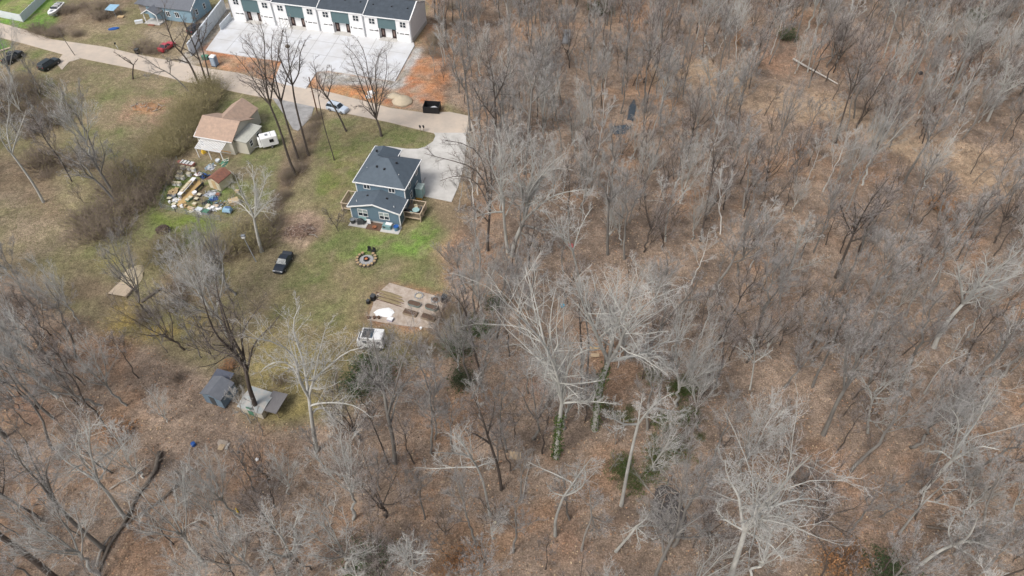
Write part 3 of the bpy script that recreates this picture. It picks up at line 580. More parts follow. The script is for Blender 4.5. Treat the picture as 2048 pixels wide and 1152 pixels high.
t = thing('lean_to', 'dark grey flat lean-to roof attached behind the blue grey shed', 'lean-to', G(446, 778), -.3); obj('roof', MB().slabpoly([(-1.2, -.8, 1.9), (1.5, -.8, 1.9), (1.5, 1.6, 2.2), (-1.2, 1.6, 2.2)], .08), mat('dark_metal_sheet', (.09, .1, .13), .6), t)
for x in (-1.1, 1.4):
    for y in (-.7, 1.5): obj('post', MB().cbox(x, y, 0, .1, .1, 1.83), M_deck, t)
sw = shed(G(484, 824), G(528, 838), 3.1, 1.4, .25, M_beige, mat('lichen_pale_roof', (.42, .38, .34), .85, .2, 1.5, col2=(.28, .33, .34)), 'low shed with pale blotchy roof directly behind the big forked dark tree', along='x', door=M_grn)
t = thing('lean_to', 'grey corrugated lean-to roof at the right end of the pale roofed shed', 'lean-to', G(546, 833), -.25); obj('roof', MB().slabpoly([(-1.0, -.2, 1.5), (1.0, -.3, 1.5), (1.2, 2.8, 1.7), (-1.0, 2.8, 1.7)], .08), mat('corrugated_grey', (.2, .19, .19), .7, .15, 2, streak=(10, 1, 1)), t)
for x in (-.9, .9):
    for y in (0, 2.6): obj('post', MB().cbox(x, y, 0, .1, .1, 1.42), M_deck, t)
t = thing('carport', 'light blue metal sheet canopy over planks by the brown brush at the top left', 'canopy', G(229, 30), -.15); obj('canopy', MB().slabpoly([(-1.3, -1.0, 1.7), (1.2, -1.2, 1.7), (1.5, 1.4, 2.1), (-1.0, 1.3, 2.1)], .07), M_lbl, t)
for x, y in ((-1.0, -.9), (1.0, -.9), (1.2, 1.2), (-.9, 1.2)): obj('post', MB().cbox(x, y, 0, .08, .08, 1.66), M_gry, t)
obj('boards', MB().box(1.5, 3.0, -1.3, -.4, .05, .25), M_tan, t)
# ------------------------------------------------------------------ vehicles
def wheel(parent, x, y, r=.33, w=.22, s=1):
    rings = []
    for yy in (-w/2, w/2): rings.append([(x+r*math.cos(2*math.pi*k/14), y+yy, r+r*math.sin(2*math.pi*k/14)) for k in range(14)])
    o = obj('wheel', MB().loft(rings), M_tyre, parent)
    rings = []
    for yy in (-w/2-.012, w/2+.012): rings.append([(x+r*.6*math.cos(2*math.pi*k/10), y+yy, r+r*.6*math.sin(2*math.pi*k/10)) for k in range(10)])
    obj('rim', MB().loft(rings), M_hub, o)
def car(label, col, loc, rz, L=4.6, Wd=1.8, H=1.45, kind='sedan', glass=None, group=None, name='parked_car', cat='car', extra=None):
    """x forward. lower body lofted from sections, tapered glasshouse, roof skin"""
    t = thing(name, label, cat, loc, rz, group); pm = mat('car_paint_'+label.split()[0], col, .38, .05, 1, spec=.4, coat=.25); hw_ = Wd/2
    belt = H*.62
    if kind == 'sedan': st = [(-.5, .55, .86), (-.47, .8, .93), (-.3, belt/H*.97, .98), (-.05, belt/H, 1), (.18, belt/H*.98, 1), (.33, .62, .97), (.46, .52, .9), (.5, .42, .8)]
    else: st = [(-.5, .5, .9), (-.485, belt/H, .95), (-.3, belt/H, 1), (0, belt/H, 1), (.2, belt/H*.99, 1), (.35, belt/H*.93, .97), (.47, .55, .92), (.5, .42, .84)]
    secs = []
    for (fx, fz, fw) in st:
        x = fx*L; top = fz*H; w = hw_*fw
        secs.append([(x, -w*.92, .2), (x, -w, .38), (x, -w, top*.8), (x, -w*.9, top), (x, w*.9, top), (x, w, top*.8), (x, w, .38), (x, w*.92, .2)])
    obj('body', MB().loft(secs), pm, t, smooth=False, bevel=.02)
    if kind == 'sedan': g = (-.36*L, .16*L, -.2*L, .0*L)
    elif kind == 'pickup': g = (-.1*L, .2*L, -.06*L, .1*L)
    else: g = (-.485*L, .22*L, -.42*L, .09*L)
    bz = belt-.03; rz_ = H-.04; wb, wt = hw_*.9, hw_*.72
    v = [(g[0], -wb, bz), (g[1], -wb, bz), (g[1], wb, bz), (g[0], wb, bz), (g[2], -wt, rz_), (g[3], -wt, rz_), (g[3], wt, rz_), (g[2], wt, rz_)]
    gl = obj('windows', MB().add(v, [(3, 2, 1, 0), (4, 5, 6, 7), (0, 1, 5, 4), (1, 2, 6, 5), (2, 3, 7, 6), (3, 0, 4, 7)]), glass or M_glass, t)
    obj('roof', MB().box(g[2]-.02, g[3]+.02, -wt-.01, wt+.01, rz_+.002, H, tx=.04, ty=.05), pm, t)
    mb = MB()
    for s in (-1, 1):
        for (xa, xb) in ((g[1], g[3]), (g[0], g[2]), ((g[0]+g[1])/2, (g[2]+g[3])/2)):
            a = Vector((xa, s*(wb+.01), bz)); b = Vector((xb, s*(wt+.012), rz_)); mb.tube([a, b], .035, 4)
    obj('pillars', mb, pm, t)
    if kind == 'pickup': obj('truck_bed', MB().box(-.49*L, -.12*L, -hw_*.8, hw_*.8, belt+.002, belt+.03), M_blk, t)
    for s in (-1, 1):
        obj('headlight', MB().cbox(L*.475, s*hw_*.68, H*.4, .16, .34, .13), M_lamp, t); obj('taillight', MB().cbox(-L*.49, s*hw_*.72, H*.5, .08, .26, .18), M_tail, t)
        obj('mirror', MB().cbox(g[1]-.25, s*(hw_+.08), belt-.02, .12, .2, .13), pm, t)
        for x in (-.3*L, .31*L): wheel(t, x, s*(hw_-.1))
    if extra: extra(t)
    return t
car('dark blue grey sedan parked on the worn track left of the lawn', (.022, .03, .042), G(568, 530), heading(G(582, 508), G(558, 548)), 4.45, 1.85, 1.45, glass=mat('pale_reflecting_glass', (.06, .08, .085), .2, spec=.4))
def rack(t): obj('roof_rack', MB().box(-1.5, .2, -.6, -.55, 1.72, 1.76).box(-1.5, .2, .55, .6, 1.72, 1.76), M_dgr, t)
car('silver SUV parked on the road edge in front of the tan sand pile', (.5, .56, .64), G(676, 221), heading(G(655, 214), G(699, 226)), 4.6, 1.85, 1.68, 'suv', extra=rack)
car('dark green black minivan parked at the end of the driveway by the road, upper left', (.02, .028, .03), G(101, 133), heading(G(85, 143), G(120, 121)), 4.9, 1.95, 1.75, 'suv')
car('black pickup truck nearest the left edge below the road', (.03, .03, .032), G(28, 119), heading(G(22, 125), G(45, 108)), 5.2, 1.95, 1.8, 'pickup', name='pickup_truck', cat='pickup')
car('red car parked behind the bare trees beside the pale panel fence', (.45, .05, .07), G(335, 97), heading(G(328, 101), G(344, 90)), 4.4, 1.75, 1.42)
car('black SUV parked at the corner of the grey blue house', (.025, .025, .03), G(394, 62), heading(G(385, 67), G(404, 55)), 4.7, 1.9, 1.7, 'suv')
# small white motorhome by the garden
a = G(723, 690); b = G(768, 693.5); cA = heading(a, b)+.0
t = thing('motorhome', 'white camper with dark panels on its roof parked below the garden beds', 'camper', G(747, 690), cA)
obj('body', MB().box(-1.45, 1.75, -.95, 1.05, .5, 2.6), M_white, t, bevel=.1); obj('cab', MB().box(-2.15, -1.46, -.85, .95, .45, 1.7, tx=.12, ty=.05), M_white, t, bevel=.08)
obj('windscreen', MB().box(-1.75, -1.452, -.7, .8, 1.702, 2.15, ty=.05), M_glass, t)
obj('roof_panel', MB().box(-1.2, -.1, -.75, .85, 2.603, 2.66), M_dgr, t); obj('roof_panel', MB().box(-.08, .35, -.75, .85, 2.603, 2.68), mat('slate_panel', (.06, .09, .12), .4), t)
for i in range(6): obj('roof_rib', MB().box(.5+i*.2, .55+i*.2, -.85, .95, 2.601, 2.64), M_white, t)
obj('window', MB().box(.9, 1.45, -.985, -.951, 1.5, 2.0), M_glass, t); obj('window', MB().box(-1.1, -.5, -.985, -.951, 1.5, 2.0), M_glass, t); obj('rear_door', MB().box(1.752, 1.79, -.4, .5, .6, 2.3), M_gry, t)
for x in (-1.5, 1.1):
    for y in (-.85, .95): wheel(t, x, y, .34)
# white box trailer at the tan house
a = G(531, 285); b = G(556, 293)
t = thing('white_trailer', 'small white cargo trailer with a dark window beside the tan house', 'trailer', G(542, 291), .45)
obj('body', MB().box(-1.6, 1.5, -1.0, 1.0, .5, 2.5), M_white, t, bevel=.12); obj('nose', MB().box(-2.15, -1.61, -.75, .75, .55, 2.2, tx=.1, ty=.2), M_white, t, bevel=.1); obj('window', MB().box(-.1, .7, -1.04, -1.002, 1.35, 2.0), M_blk, t); obj('door', MB().box(1.5, 1.545, -.6, .6, .6, 2.3), mat('trailer_door', (.6, .62, .66), .5), t)
obj('roof_vent', MB().box(-.6, -.1, -.3, .2, 2.502, 2.66), M_gry, t); obj('roof_seam', MB().box(.45, .5, -.95, .95, 2.501, 2.53), M_dgr, t); obj('tow_bar', MB().box(-3.4, -2.15, -.05, .05, .42, .5), M_white, t)
for y in (-.98, .98): wheel(t, .1, y, .32)
# boat
a = G(101, 37); b = G(128, 10); L = (b-a).length; bA = heading(a, b)
t = thing('motor_boat', 'white motor boat with open cockpit on the grass behind the garden fence', 'boat', G(114, 26), bA); L = 6.6
secs = []
for (fx, w, zb) in ((-.5, .05, .95), (-.42, .5, .55), (-.25, .95, .35), (0, 1.12, .3), (.3, 1.12, .3), (.5, 1.0, .35)):
    x = fx*L; secs.append([(x, 0, zb), (x, -w*.75, zb+.3), (x, -w, 1.25), (x, -w*.86, 1.3), (x, w*.86, 1.3), (x, w, 1.25), (x, w*.75, zb+.3)])
obj('hull', MB().loft(secs), M_white, t); obj('cockpit', MB().box(-.05*L, .46*L, -.78, .78, 1.302, 1.34), M_dgr, t)
for x in (.05*L, .22*L): obj('seat', MB().box(x, x+.5, -.7, .7, 1.342, 1.62), mat('boat_seat', (.5, .5, .5), .6), t)
obj('windshield', MB().box(-.1*L, -.055*L, -.75, .75, 1.302, 1.75, tx=.05, ty=.1), M_glass, t); obj('deck_hatch', MB().box(-.32*L, -.16*L, -.35, .35, 1.302, 1.34), M_gry, t); obj('swim_platform', MB().box(.5*L, .56*L, -.8, .8, .7, .8), M_blk, t)
obj('cradle', MB().box(-1.6, -1.4, -.8, .8, 0, .5).box(1.4, 1.6, -.8, .8, 0, .35), M_gry, t)
# ------------------------------------------------------------------ site things
t = thing('portable_toilet', 'grey blue portable toilet with white roof at the roadside near the forecourt', 'portable toilet', G(431, 131), -.25); obj('cabin', MB().box(-.6, .6, -.6, .6, .1, 2.2), mat('toilet_blue', (.22, .3, .4), .5), t, bevel=.04); obj('roof', MB().box(-.65, .65, -.65, .65, 2.2, 2.4, tx=.1, ty=.1), M_white, t, bevel=.04); obj('door', MB().box(-.4, .4, -.64, -.602, .2, 2.0), mat('toilet_door', (.35, .42, .5), .5), t); obj('skid', MB().box(-.6, .6, -.65, .65, 0, .1), M_blk, t)
t = thing('green_crate', 'low green bin left of the portable toilet', 'bin', G(412, 118), -.2); obj('body', MB().box(-.7, .7, -.5, .5, 0, .8), mat('dull_green', (.1, .16, .12), .7), t); obj('lid', MB().box(-.72, .72, -.52, .52, .8, .88), M_grn, t)
t = thing('open_skip', 'black open dumpster half full of pale rubble beside the clay bank', 'dumpster', G(864, 221), -.1)
for (x0, x1, y0, y1) in ((-1.6, 1.7, -1.25, -1.15), (-1.6, 1.7, 1.1, 1.2), (-1.6, -1.5, -1.14, 1.09), (1.6, 1.7, -1.14, 1.09)): obj('side_wall', MB().box(x0, x1, y0, y1, .1, 1.5), M_blk, t)
obj('floor', MB().box(-1.5, 1.6, -1.14, 1.09, .1, .25), M_blk, t)
tag(obj('rubble_heap', MB().lathe([(1.1, 0), (.8, .35), (.4, .6), (.02, .65)], G(868, 221).x, G(868, 221).y, .26, 12, 1, .7, .15), M_concw), 'pale rubble heaped inside the black dumpster', 'rubble')
tag(obj('sand_pile', MB().lathe([(2.1, 0), (1.8, .35), (1.2, .85), (.6, 1.15), (.02, 1.25)], G(805, 203).x, G(805, 203).y, -.05, 20, 1.1, 1, .07), M_sand, smooth=True), 'round pile of pale yellow sand on the orange clay', 'sand pile')
tag(obj('sand_pile', MB().lathe([(1.4, 0), (.9, .3), (.02, .45)], G(788, 192).x, G(788, 192).y, -.05, 14, 1.2, 1, .12), M_sand, smooth=True), 'flatter spread of sand behind the round sand pile', 'sand pile')
for i, (px, py, l) in enumerate(((742, 188, 'upper of the two white sacks by the road verge'), (738, 196, 'lower of the two white sacks by the road verge'))):
    p = G(px, py); tag(obj('white_sack', MB().lathe([(.5, 0), (.62, .3), (.5, .6), (.1, .7)], p.x, p.y, 0, 9, 1.3, .8, .12), M_white), l, 'sack', 'white sacks by the road')
for i, (px, l) in enumerate(((841, 'left one of the two black mailboxes at the road end'), (848, 'right one of the two black mailboxes at the road end'))):
    t = thing('mailbox', l, 'mailbox', G(px, 264), .2, 'mailboxes on the verge'); obj('post', MB().cbox(0, 0, 0, .1, .1, 1.1), M_deck, t); obj('box', MB().cbox(0, 0, 1.1, .3, .55, .35, .2), M_blk, t, bevel=.05)
t = thing('roadside_bin', 'black wheeled trash bin at the upper road edge', 'bin', G(276, 107), -.2); obj('body', MB().box(-.35, .35, -.4, .4, .05, 1.05, tx=-.04, ty=-.04), M_blk, t); obj('lid', MB().box(-.42, .42, -.48, .48, 1.05, 1.13), M_dgr, t)
t = thing('mailbox', 'white mailbox on a leaning post by the road, upper left', 'mailbox', G(236, 97)); obj('post', MB().tube([(0, 0, 0), (-.2, 0, 1.1)], .06, 5), M_white, t); obj('box', MB().cbox(-.2, 0, 1.1, .3, .5, .3, .3), M_blk, t)
tag(obj('blue_tarp', MB().lathe([(1.35, 0), (1.2, .22), (.6, .32), (.02, .4)], sides=11, sx=1, sy=.42, jit=.16), M_bluep), 'crumpled bright blue tarp on the grass at the top left', 'tarp')
bpy.data.objects['blue_tarp'].location = G(228, 58); bpy.data.objects['blue_tarp'].rotation_euler = (0, 0, .45)
t = thing('white_box', 'long white box on the grass by the porch of the grey blue house', 'box', G(279, 46), .35); obj('body', MB().box(-.9, .9, -.4, .4, 0, .6), M_white, t); obj('lid', MB().box(-.92, .92, -.42, .42, .6, .68), M_wall, t)
t = thing('plank', 'pale wooden ramp at the left edge just below the road', 'ramp', G(6, 101), .75); obj('board', MB().box(-1.6, 1.6, -.35, .35, .1, .2), M_lum, t); obj('support', MB().box(-1.5, -1.3, -.3, .3, 0, .1), M_deck, t)
# poles
def pole(px0, py0, dxtop, h, r, m, label, cat='utility pole', arm=False, name='utility_pole', lamp=False):
    p = GH(px0, py0); t = thing(name, label, cat, p); obj('pole', MB().tube([(0, 0, 0), (dxtop, 0, h)], [r, r*.7], 8), m, t)
    if arm: obj('crossarm', MB().box(dxtop-1.1, dxtop+1.1, -.06, .06, h-.9, h-.75), m, t)
    if lamp: obj('lamp_head', MB().box(dxtop-.35, dxtop+.35, -.2, .2, h, h+.22, tx=.06), M_gry, t); obj('bracket', MB().cbox(dxtop, 0, h-.35, .5, .4, .3), M_white, t)
    return t
pole(512, 523, -.5, 5.6, .08, M_foil, 'slim metal lamp post with pale head behind the dark sedan', 'lamp post', name='lamp_post', lamp=True)
pole(635, 226, .0, 8.2, .15, mat('reddish_pole', (.16, .09, .06), .9), 'reddish brown utility pole left of the silver SUV')
pole(150, 111, -1.0, 6.5, .09, mat('thin_grey_pole', (.18, .16, .14), .8), 'thin grey leaning pole beside the road at the upper left')
# platform, round hut etc
a = G(218, 590); b = G(252, 596); t = thing('wooden_platform', 'flat wooden platform standing in the grass on the far left', 'platform', a+Vector((0, 0, 0)), heading(a, b)); w = (b-a).length
p = None
for i in range(8):
    if p is None: p = obj('plank', MB().box(0, w, 0, .29, .32, .38), M_lum, t)
    else: q = p.copy(); COL.objects.link(q); q.parent = t; q.location = (i*.04, i*.31, 0)
obj('frame', MB().box(0, .1, 0, 2.45, .0, .318).box(w-.1, w+.2, 0, 2.45, .0, .318), M_deck, t)
p = G(263, 556); tag(obj('straw_pile', MB().lathe([(1.9, 0), (1.6, .3), (.9, .5), (.02, .6)], p.x, p.y, 0, 16, .85, 1.55, .16), mat('straw', (.58, .49, .34), .95, .2, 3, bump=.6)), 'long heap of pale straw behind the wooden platform', 'straw')
p = G(328, 464); t = thing('round_hay_bale', 'dark brown round bale standing on the grass left of the lot fence', 'bale', p, .4); obj('bale', MB().lathe([(.85, 0), (1.0, .25), (1.0, .8), (.8, 1.05), (.02, 1.1)], sides=16, sx=1.15, sy=.85, jit=.05), mat('old_hay', (.085, .06, .05), .95, .25, 5, bump=.6), t); obj('netting', MB().lathe([(1.02, .4), (1.02, .5)], sides=16, sx=1.15, sy=.85), M_dgr, t)
p = G(345, 487); t = thing('rusty_fire_ring', 'low rusty orange ring in the grass below the dark bale', 'fire ring', p); obj('ring', MB().lathe([(.85, 0), (.85, .25), (.75, .25), (.75, .02)], sides=18), M_dgr, t); obj('ash_bed', MB().lathe([(.74, 0), (.7, .1), (.02, .14)], sides=14), mat('orange_clay_fill', (.42, .16, .08), .9), t)
t = thing('fallen_log', 'short dark log lying in the grass right of the wooden platform', 'log', GH(305, 590)); obj('trunk', MB().tube([(-1.1, -1.6, .2), (0, 0, .22), (1.0, 1.4, .18)], [.22, .2, .15], 8), M_brk, t)
obj('stub', MB().tube([(.2, .2, .3), (.6, .1, .7)], [.08, .03], 5), M_brk, t)
# fire pit
p = G(733, 520); tag(obj('fire_pit_gravel', MB().lathe([(1.2, 0), (1.15, .07), (.02, .08)], p.x, p.y, 0, 20), M_grvl), kind='structure')
t = thing('fire_pit', 'dark metal fire pit with orange embers colour in the middle of the log seats', 'fire pit', p+Vector((0, 0, .08))); obj('bowl', MB().lathe([(.3, 0), (.42, .35), (.36, .35), (.25, .1)], sides=16), M_blk, t); obj('ash', MB().lathe([(.3, .2), (.22, .28), (.02, .3)], sides=12), mat('orange_ash', (.5, .18, .08), .9), t); obj('stand', MB().lathe([(.5, 0), (.5, .04)], sides=14), M_dgr, t)
names_ = ['lowest', 'lower left', 'left', 'upper left', 'top', 'upper right', 'right', 'lower right']
for i in range(15):
    a = math.radians(-70+i*24); rr = 1.5
    if i in (6, 7): continue
    q = p+Vector((math.cos(a)*rr, math.sin(a)*rr*1.05, 0)); ang = (math.degrees(a)+360) % 360
    side = ['right', 'upper right', 'top', 'upper left', 'left', 'lower left', 'bottom', 'lower right'][int(((ang+22.5) % 360)/45)]
    t = thing('log_seat', 'cut log stool number %s clockwise, on the %s side of the fire pit ring' % (['one', 'two', 'three', 'four', 'five', 'six', 'seven', 'eight', 'nine', 'ten', 'eleven', 'twelve', 'thirteen', 'fourteen', 'fifteen'][14-i], side), 'log stool', q, i*.7, 'log stools round the fire pit')
    obj('bark', MB().lathe([(.27, 0), (.26, .4)], sides=10, jit=.05), M_brk, t); obj('cut_top', MB().lathe([(.25, .401), (.24, .43)], sides=10), M_log, t)
for i, (a, l) in enumerate(((84, 'black folding chair with pale seat on the top left of the fire pit ring'), (60, 'black folding chair with pale seat on the top right of the fire pit ring'))):
    chair(p+Vector((math.cos(R(a))*1.9, math.sin(R(a))*2.0, 0)), R(a-90), l, M_blk, 'chairs at the fire pit').children[0].data.materials[0] = M_blk
# garden
GP = [G(*q) for q in ((779, 566), (890, 597), (876, 648), (868, 657), (810, 652), (735, 640), (746, 610), (748, 594))]
sheet('garden_plot', GP, M_chips, .05, .1)
gA = heading(G(822, 615), G(878, 631))
def bed(px, py, label, rnd, L=2.15, Wd=.95):
    t = thing('raised_bed', label, 'garden bed', G(px, py), gA, 'raised garden beds')
    n = 8
    if rnd:
        pts = [(L/2-Wd/2+Wd/2*math.cos(a), Wd/2*math.sin(a)) for a in np.linspace(-math.pi/2, math.pi/2, n)]+[(-L/2+Wd/2+Wd/2*math.cos(a), Wd/2*math.sin(a)) for a in np.linspace(math.pi/2, 1.5*math.pi, n)]
    else: pts = [(-L/2, -Wd/2), (L/2, -Wd/2), (L/2, Wd/2), (-L/2, Wd/2)]
    inn = [(x*.96, y*.92) for x, y in pts]; k = len(pts)
    vs = [(x, y, 0) for x, y in pts]+[(x, y, .45) for x, y in pts]+[(x, y, .45) for x, y in inn]+[(x, y, .1) for x, y in inn]
    fs = [(r_*k+i, r_*k+(i+1) % k, (r_+1)*k+(i+1) % k, (r_+1)*k+i) for r_ in range(3) for i in range(k)]
    obj('frame', MB().add(vs, fs), mat('bed_metal', (.2, .24, .22), .6) if rnd else M_deck, t); obj('soil', MB().prism(inn, .1, .4), M_soil, t)
bed(829, 610, 'rounded garden bed left of the other rounded bed', True); bed(863.5, 617, 'rounded garden bed nearest the right edge of the plot', True)
bed(821, 628, 'rectangular garden bed on the left of the pair', False); bed(857, 637, 'rectangular garden bed at the lower right of the plot', False)
for (px, py, l) in ((838, 592, 'stone ring with straw above the left rounded bed'), (871, 600, 'stone ring nearest the upper right corner of the plot')):
    t = thing('plant_ring', l, 'stone ring', G(px, py), 0, 'stone rings in the garden')
    for k in range(10):
        a = 2*math.pi*k/10; obj('stone', MB().lathe([(.16, 0), (.17, .12), (.06, .2)], .62*math.cos(a), .62*math.sin(a), .04, 6, jit=.15), M_grvl, t)
    obj('soil', MB().lathe([(.55, .04), (.4, .14), (.02, .18)], sides=12), M_soil if px > 850 else M_sand, t)
for k, (px, py, l) in enumerate(((781, 589, 'upper'), (783, 596, 'middle'), (778, 602, 'lower'))):
    t = thing('planting_row', l+' long straw covered row in the garden plot', 'garden row', G(px, py), gA-.02, 'straw rows in the garden'); obj('mound', MB().lathe([(2.3, 0), (2.0, .14), (1.2, .2), (.02, .22)], sides=16, sx=1, sy=.14, jit=.08), mat('straw_mulch', (.3, .24, .14), .95, .2, 4), t); obj('edging', MB().box(-2.3, 2.3, -.45, -.38, 0, .16), M_mulch, t)
p = G(769, 626); tag(obj('white_sheet', MB().lathe([(1.25, 0), (1.15, .08), (.6, .16), (.02, .12)], p.x, p.y, .04, 10, 1.15, .75, .2), M_white), 'bright white sheet spread in the lower left of the garden plot', 'sheet')
for k, (px, l) in enumerate(((738, 'left'), (749, 'middle'), (758, 'right'))): p = G(px, 637); tag(obj('dark_pot', MB().lathe([(.2, 0), (.26, .35), (.2, .36), (.02, .3)], p.x, p.y, .05, 10), M_mulch), l+' one of three dark pots under the white sheet', 'pot', 'dark pots in the garden')
t = thing('cold_frame', 'small pale lilac box below the white sheet in the garden', 'box', G(781, 641), gA); obj('body', MB().box(-.4, .4, -.3, .3, 0, .45), mat('lilac', (.55, .53, .65), .5), t); obj('lid', MB().box(-.43, .43, -.33, .33, .45, .5), M_white, t)
for (px, py, s, l) in ((747, 599, 1, 'black compost bin at the left edge of the garden plot'), (889, 602, 1.2, 'black compost bin at the right edge of the garden plot'), (737, 606, .7, 'small dark bucket just outside the left edge of the plot')):
    t = thing('compost_bin', l, 'compost bin', G(px, py), gA); obj('body', MB().box(-.35*s, .35*s, -.4*s, .4*s, 0, .9*s, tx=.05, ty=.05), M_blk, t, bevel=.04); obj('lid', MB().box(-.33*s, .33*s, -.38*s, .38*s, .9*s, .98*s), M_dgr, t)
t = thing('white_block', 'tiny white bucket in the grass below the garden', 'bucket', G(842, 658)); obj('body', MB().lathe([(.15, 0), (.18, .3), (.16, .31)], sides=10), M_white, t); obj('rim', MB().lathe([(.2, .3), (.2, .33)], sides=10), M_white, t)
# brush pile on bare soil
def debris(name, px, py, n, rx, ry, h, mats, label, cat, L=1.4, seed=1):
    rg = random.Random(seed); p = GH(px, py); t = thing(name, label, cat, p); groups = [MB() for _ in mats]
    for i in range(n):
        a = rg.uniform(0, 6.28); r = rg.random()**.6; c = Vector((math.cos(a)*rx*r, math.sin(a)*ry*r, h*(1-r*r)*rg.random()+.05)); b = rg.uniform(0, 6.28); l = rg.uniform(.3, 1)*L/2
        d = Vector((math.cos(b)*l, math.sin(b)*l, rg.uniform(-.25, .25)*l)); rr = rg.uniform(.02, .09); groups[i % len(mats)].tube([c-d, c, c+d*.9+Vector((0, 0, .05))], [rr, rr*.9, rr*.5], 5)
    for g_, m_, nm in zip(groups, mats, ('dark_branches', 'pale_branches', 'logs')): obj(nm, g_, m_, t)
    obj('core', MB().lathe([(rx*.8, 0), (rx*.55, h*.3), (rx*.2, h*.5), (.02, h*.55)], sides=14, sx=1, sy=ry/rx, jit=.15), mats[0], t); return t
debris('brush_pile', 600, 462, 170, 2.6, 1.7, 1.1, (mat('brown_sticks', (.3, .2, .15), .9, .2), mat('pale_sticks', (.52, .41, .34), .9, .2), mat('mid_sticks', (.4, .29, .22), .9, .2)), 'heap of cut branches and debris on bare soil left of the lawn', 'brush pile')
t = thing('cut_branch', 'pale peeled branch lying at the foot of the debris heap', 'branch', G(628, 473)); obj('branch', MB().tube([(-.9, .35, .1), (0, .3, .15), (.7, -.3, .1)], [.05, .09, .05], 6), M_logp, t); obj('twig', MB().tube([(0, .3, .15), (.3, .8, .2)], [.03, .01], 4), M_logp, t)
debris('scrub_heap', 292, 214, 60, 3.6, 2.0, .5, (mat('orange_sticks', (.42, .24, .13), .9, .2), mat('pale_sticks_b', (.4, .32, .24), .9, .2), M_logp), 'spread heap of orange brown cut sticks in the upper left field', 'brush pile', 2.0, 3)
debris('scrap_pile', 425, 388, 40, 1.7, 1.0, .7, (M_foil, mat('white_metal', (.65, .67, .7), .5), M_dgr), 'tangle of silver frames below the rusty roofed shed', 'scrap pile', 1.3, 4)
debris('scrap_pile', 427, 398, 24, 1.1, .7, .6, (M_bluep, M_dgr, M_lbl), 'pile of blue and black junk under the silver frames', 'scrap pile', .9, 5)
debris('scrap_pile', 421, 335, 26, .9, 1.0, .8, (M_foil, M_white, M_lbl), 'stack of silver chairs above the rusty roofed shed', 'scrap pile', .9, 6)
debris('scrap_pile', 408, 353, 30, 1.1, .8, .6, (M_blk, M_dgr, M_bluep), 'dark heap of bags left of the rusty roofed shed', 'scrap pile', .8, 7)
debris('scrap_pile', 414, 406, 26, 1.0, .7, .5, (M_blk, M_grn, M_dgr), 'low dark heap in the middle of the lower yard', 'scrap pile', .9, 8)
debris('scrap_pile', 449, 326, 24, .8, 1.6, .5, (M_grn, M_white, M_cream), 'green and white oddments above the shed', 'scrap pile', 1.0, 9)
debris('rock_debris', 1338, 1020, 120, 2.6, 4.4, .5, (mat('wet_slab', (.1, .09, .085), .7), M_logp, mat('slab_brown', (.25, .19, .15), .9)), 'dark slabs and pale broken planks strewn in the wet hollow, lower middle', 'debris', 1.8, 10)
# yard boxes
def crate(px, py, label, s=1.0, m=None, mt=None, h=.6, group='cream topped boxes in the cluttered yard', name='yard_box', rz=None, cat='box', sx=.95, sy=.75):
    t = thing(name, label, cat, G(px, py), -.3 if rz is None else rz, group); obj('body', MB().box(-sx*s/2, sx*s/2, -sy*s/2, sy*s/2, 0, h), m or M_white, t); obj('lid', MB().box(-sx*s/2-.04, sx*s/2+.04, -sy*s/2-.04, sy*s/2+.04, h, h+.07), mt or M_cream, t)
for px, py, l in ((367, 338, 'white box with cream top, leftmost of the row nearest the red boat'), (378, 339.5, 'small white box, middle one of the row nearest the red boat'), (387.5, 342, 'white box, rightmost of the row nearest the red boat'), (361, 348.5, 'white box at the peak of the trio by the left wire fence'), (379, 351.5, 'lone white box between the red boat and the long trestle'), (357.5, 357, 'white box, left foot of the trio by the left wire fence'), (366, 358, 'white box, right foot of the trio by the left wire fence'), (350.5, 370, 'white box, left one of the pair below the trio'), (359, 370.5, 'white box, right one of the pair below the trio')):
    crate(px, py, l, .74 if 'small' not in l else .6, h=.6)
for px, py, l in ((354, 380, 'topmost tan tray of the stack by the left wire fence'), (347, 382.5, 'dark edged tan tray left of the topmost tray'), (353, 384, 'second tan tray down, on the right'), (352, 387.5, 'third tan tray down, on the right'), (342, 386, 'tan tray nearest the left wire fence'), (341.5, 389.5, 'lowest tan tray next to the left wire fence'), (347.5, 391, 'lowest tan tray, to the right')):
    crate(px, py, l, .66, M_blk, M_tan, .3, 'tan trays by the left wire fence', 'planter_tray', cat='tray')
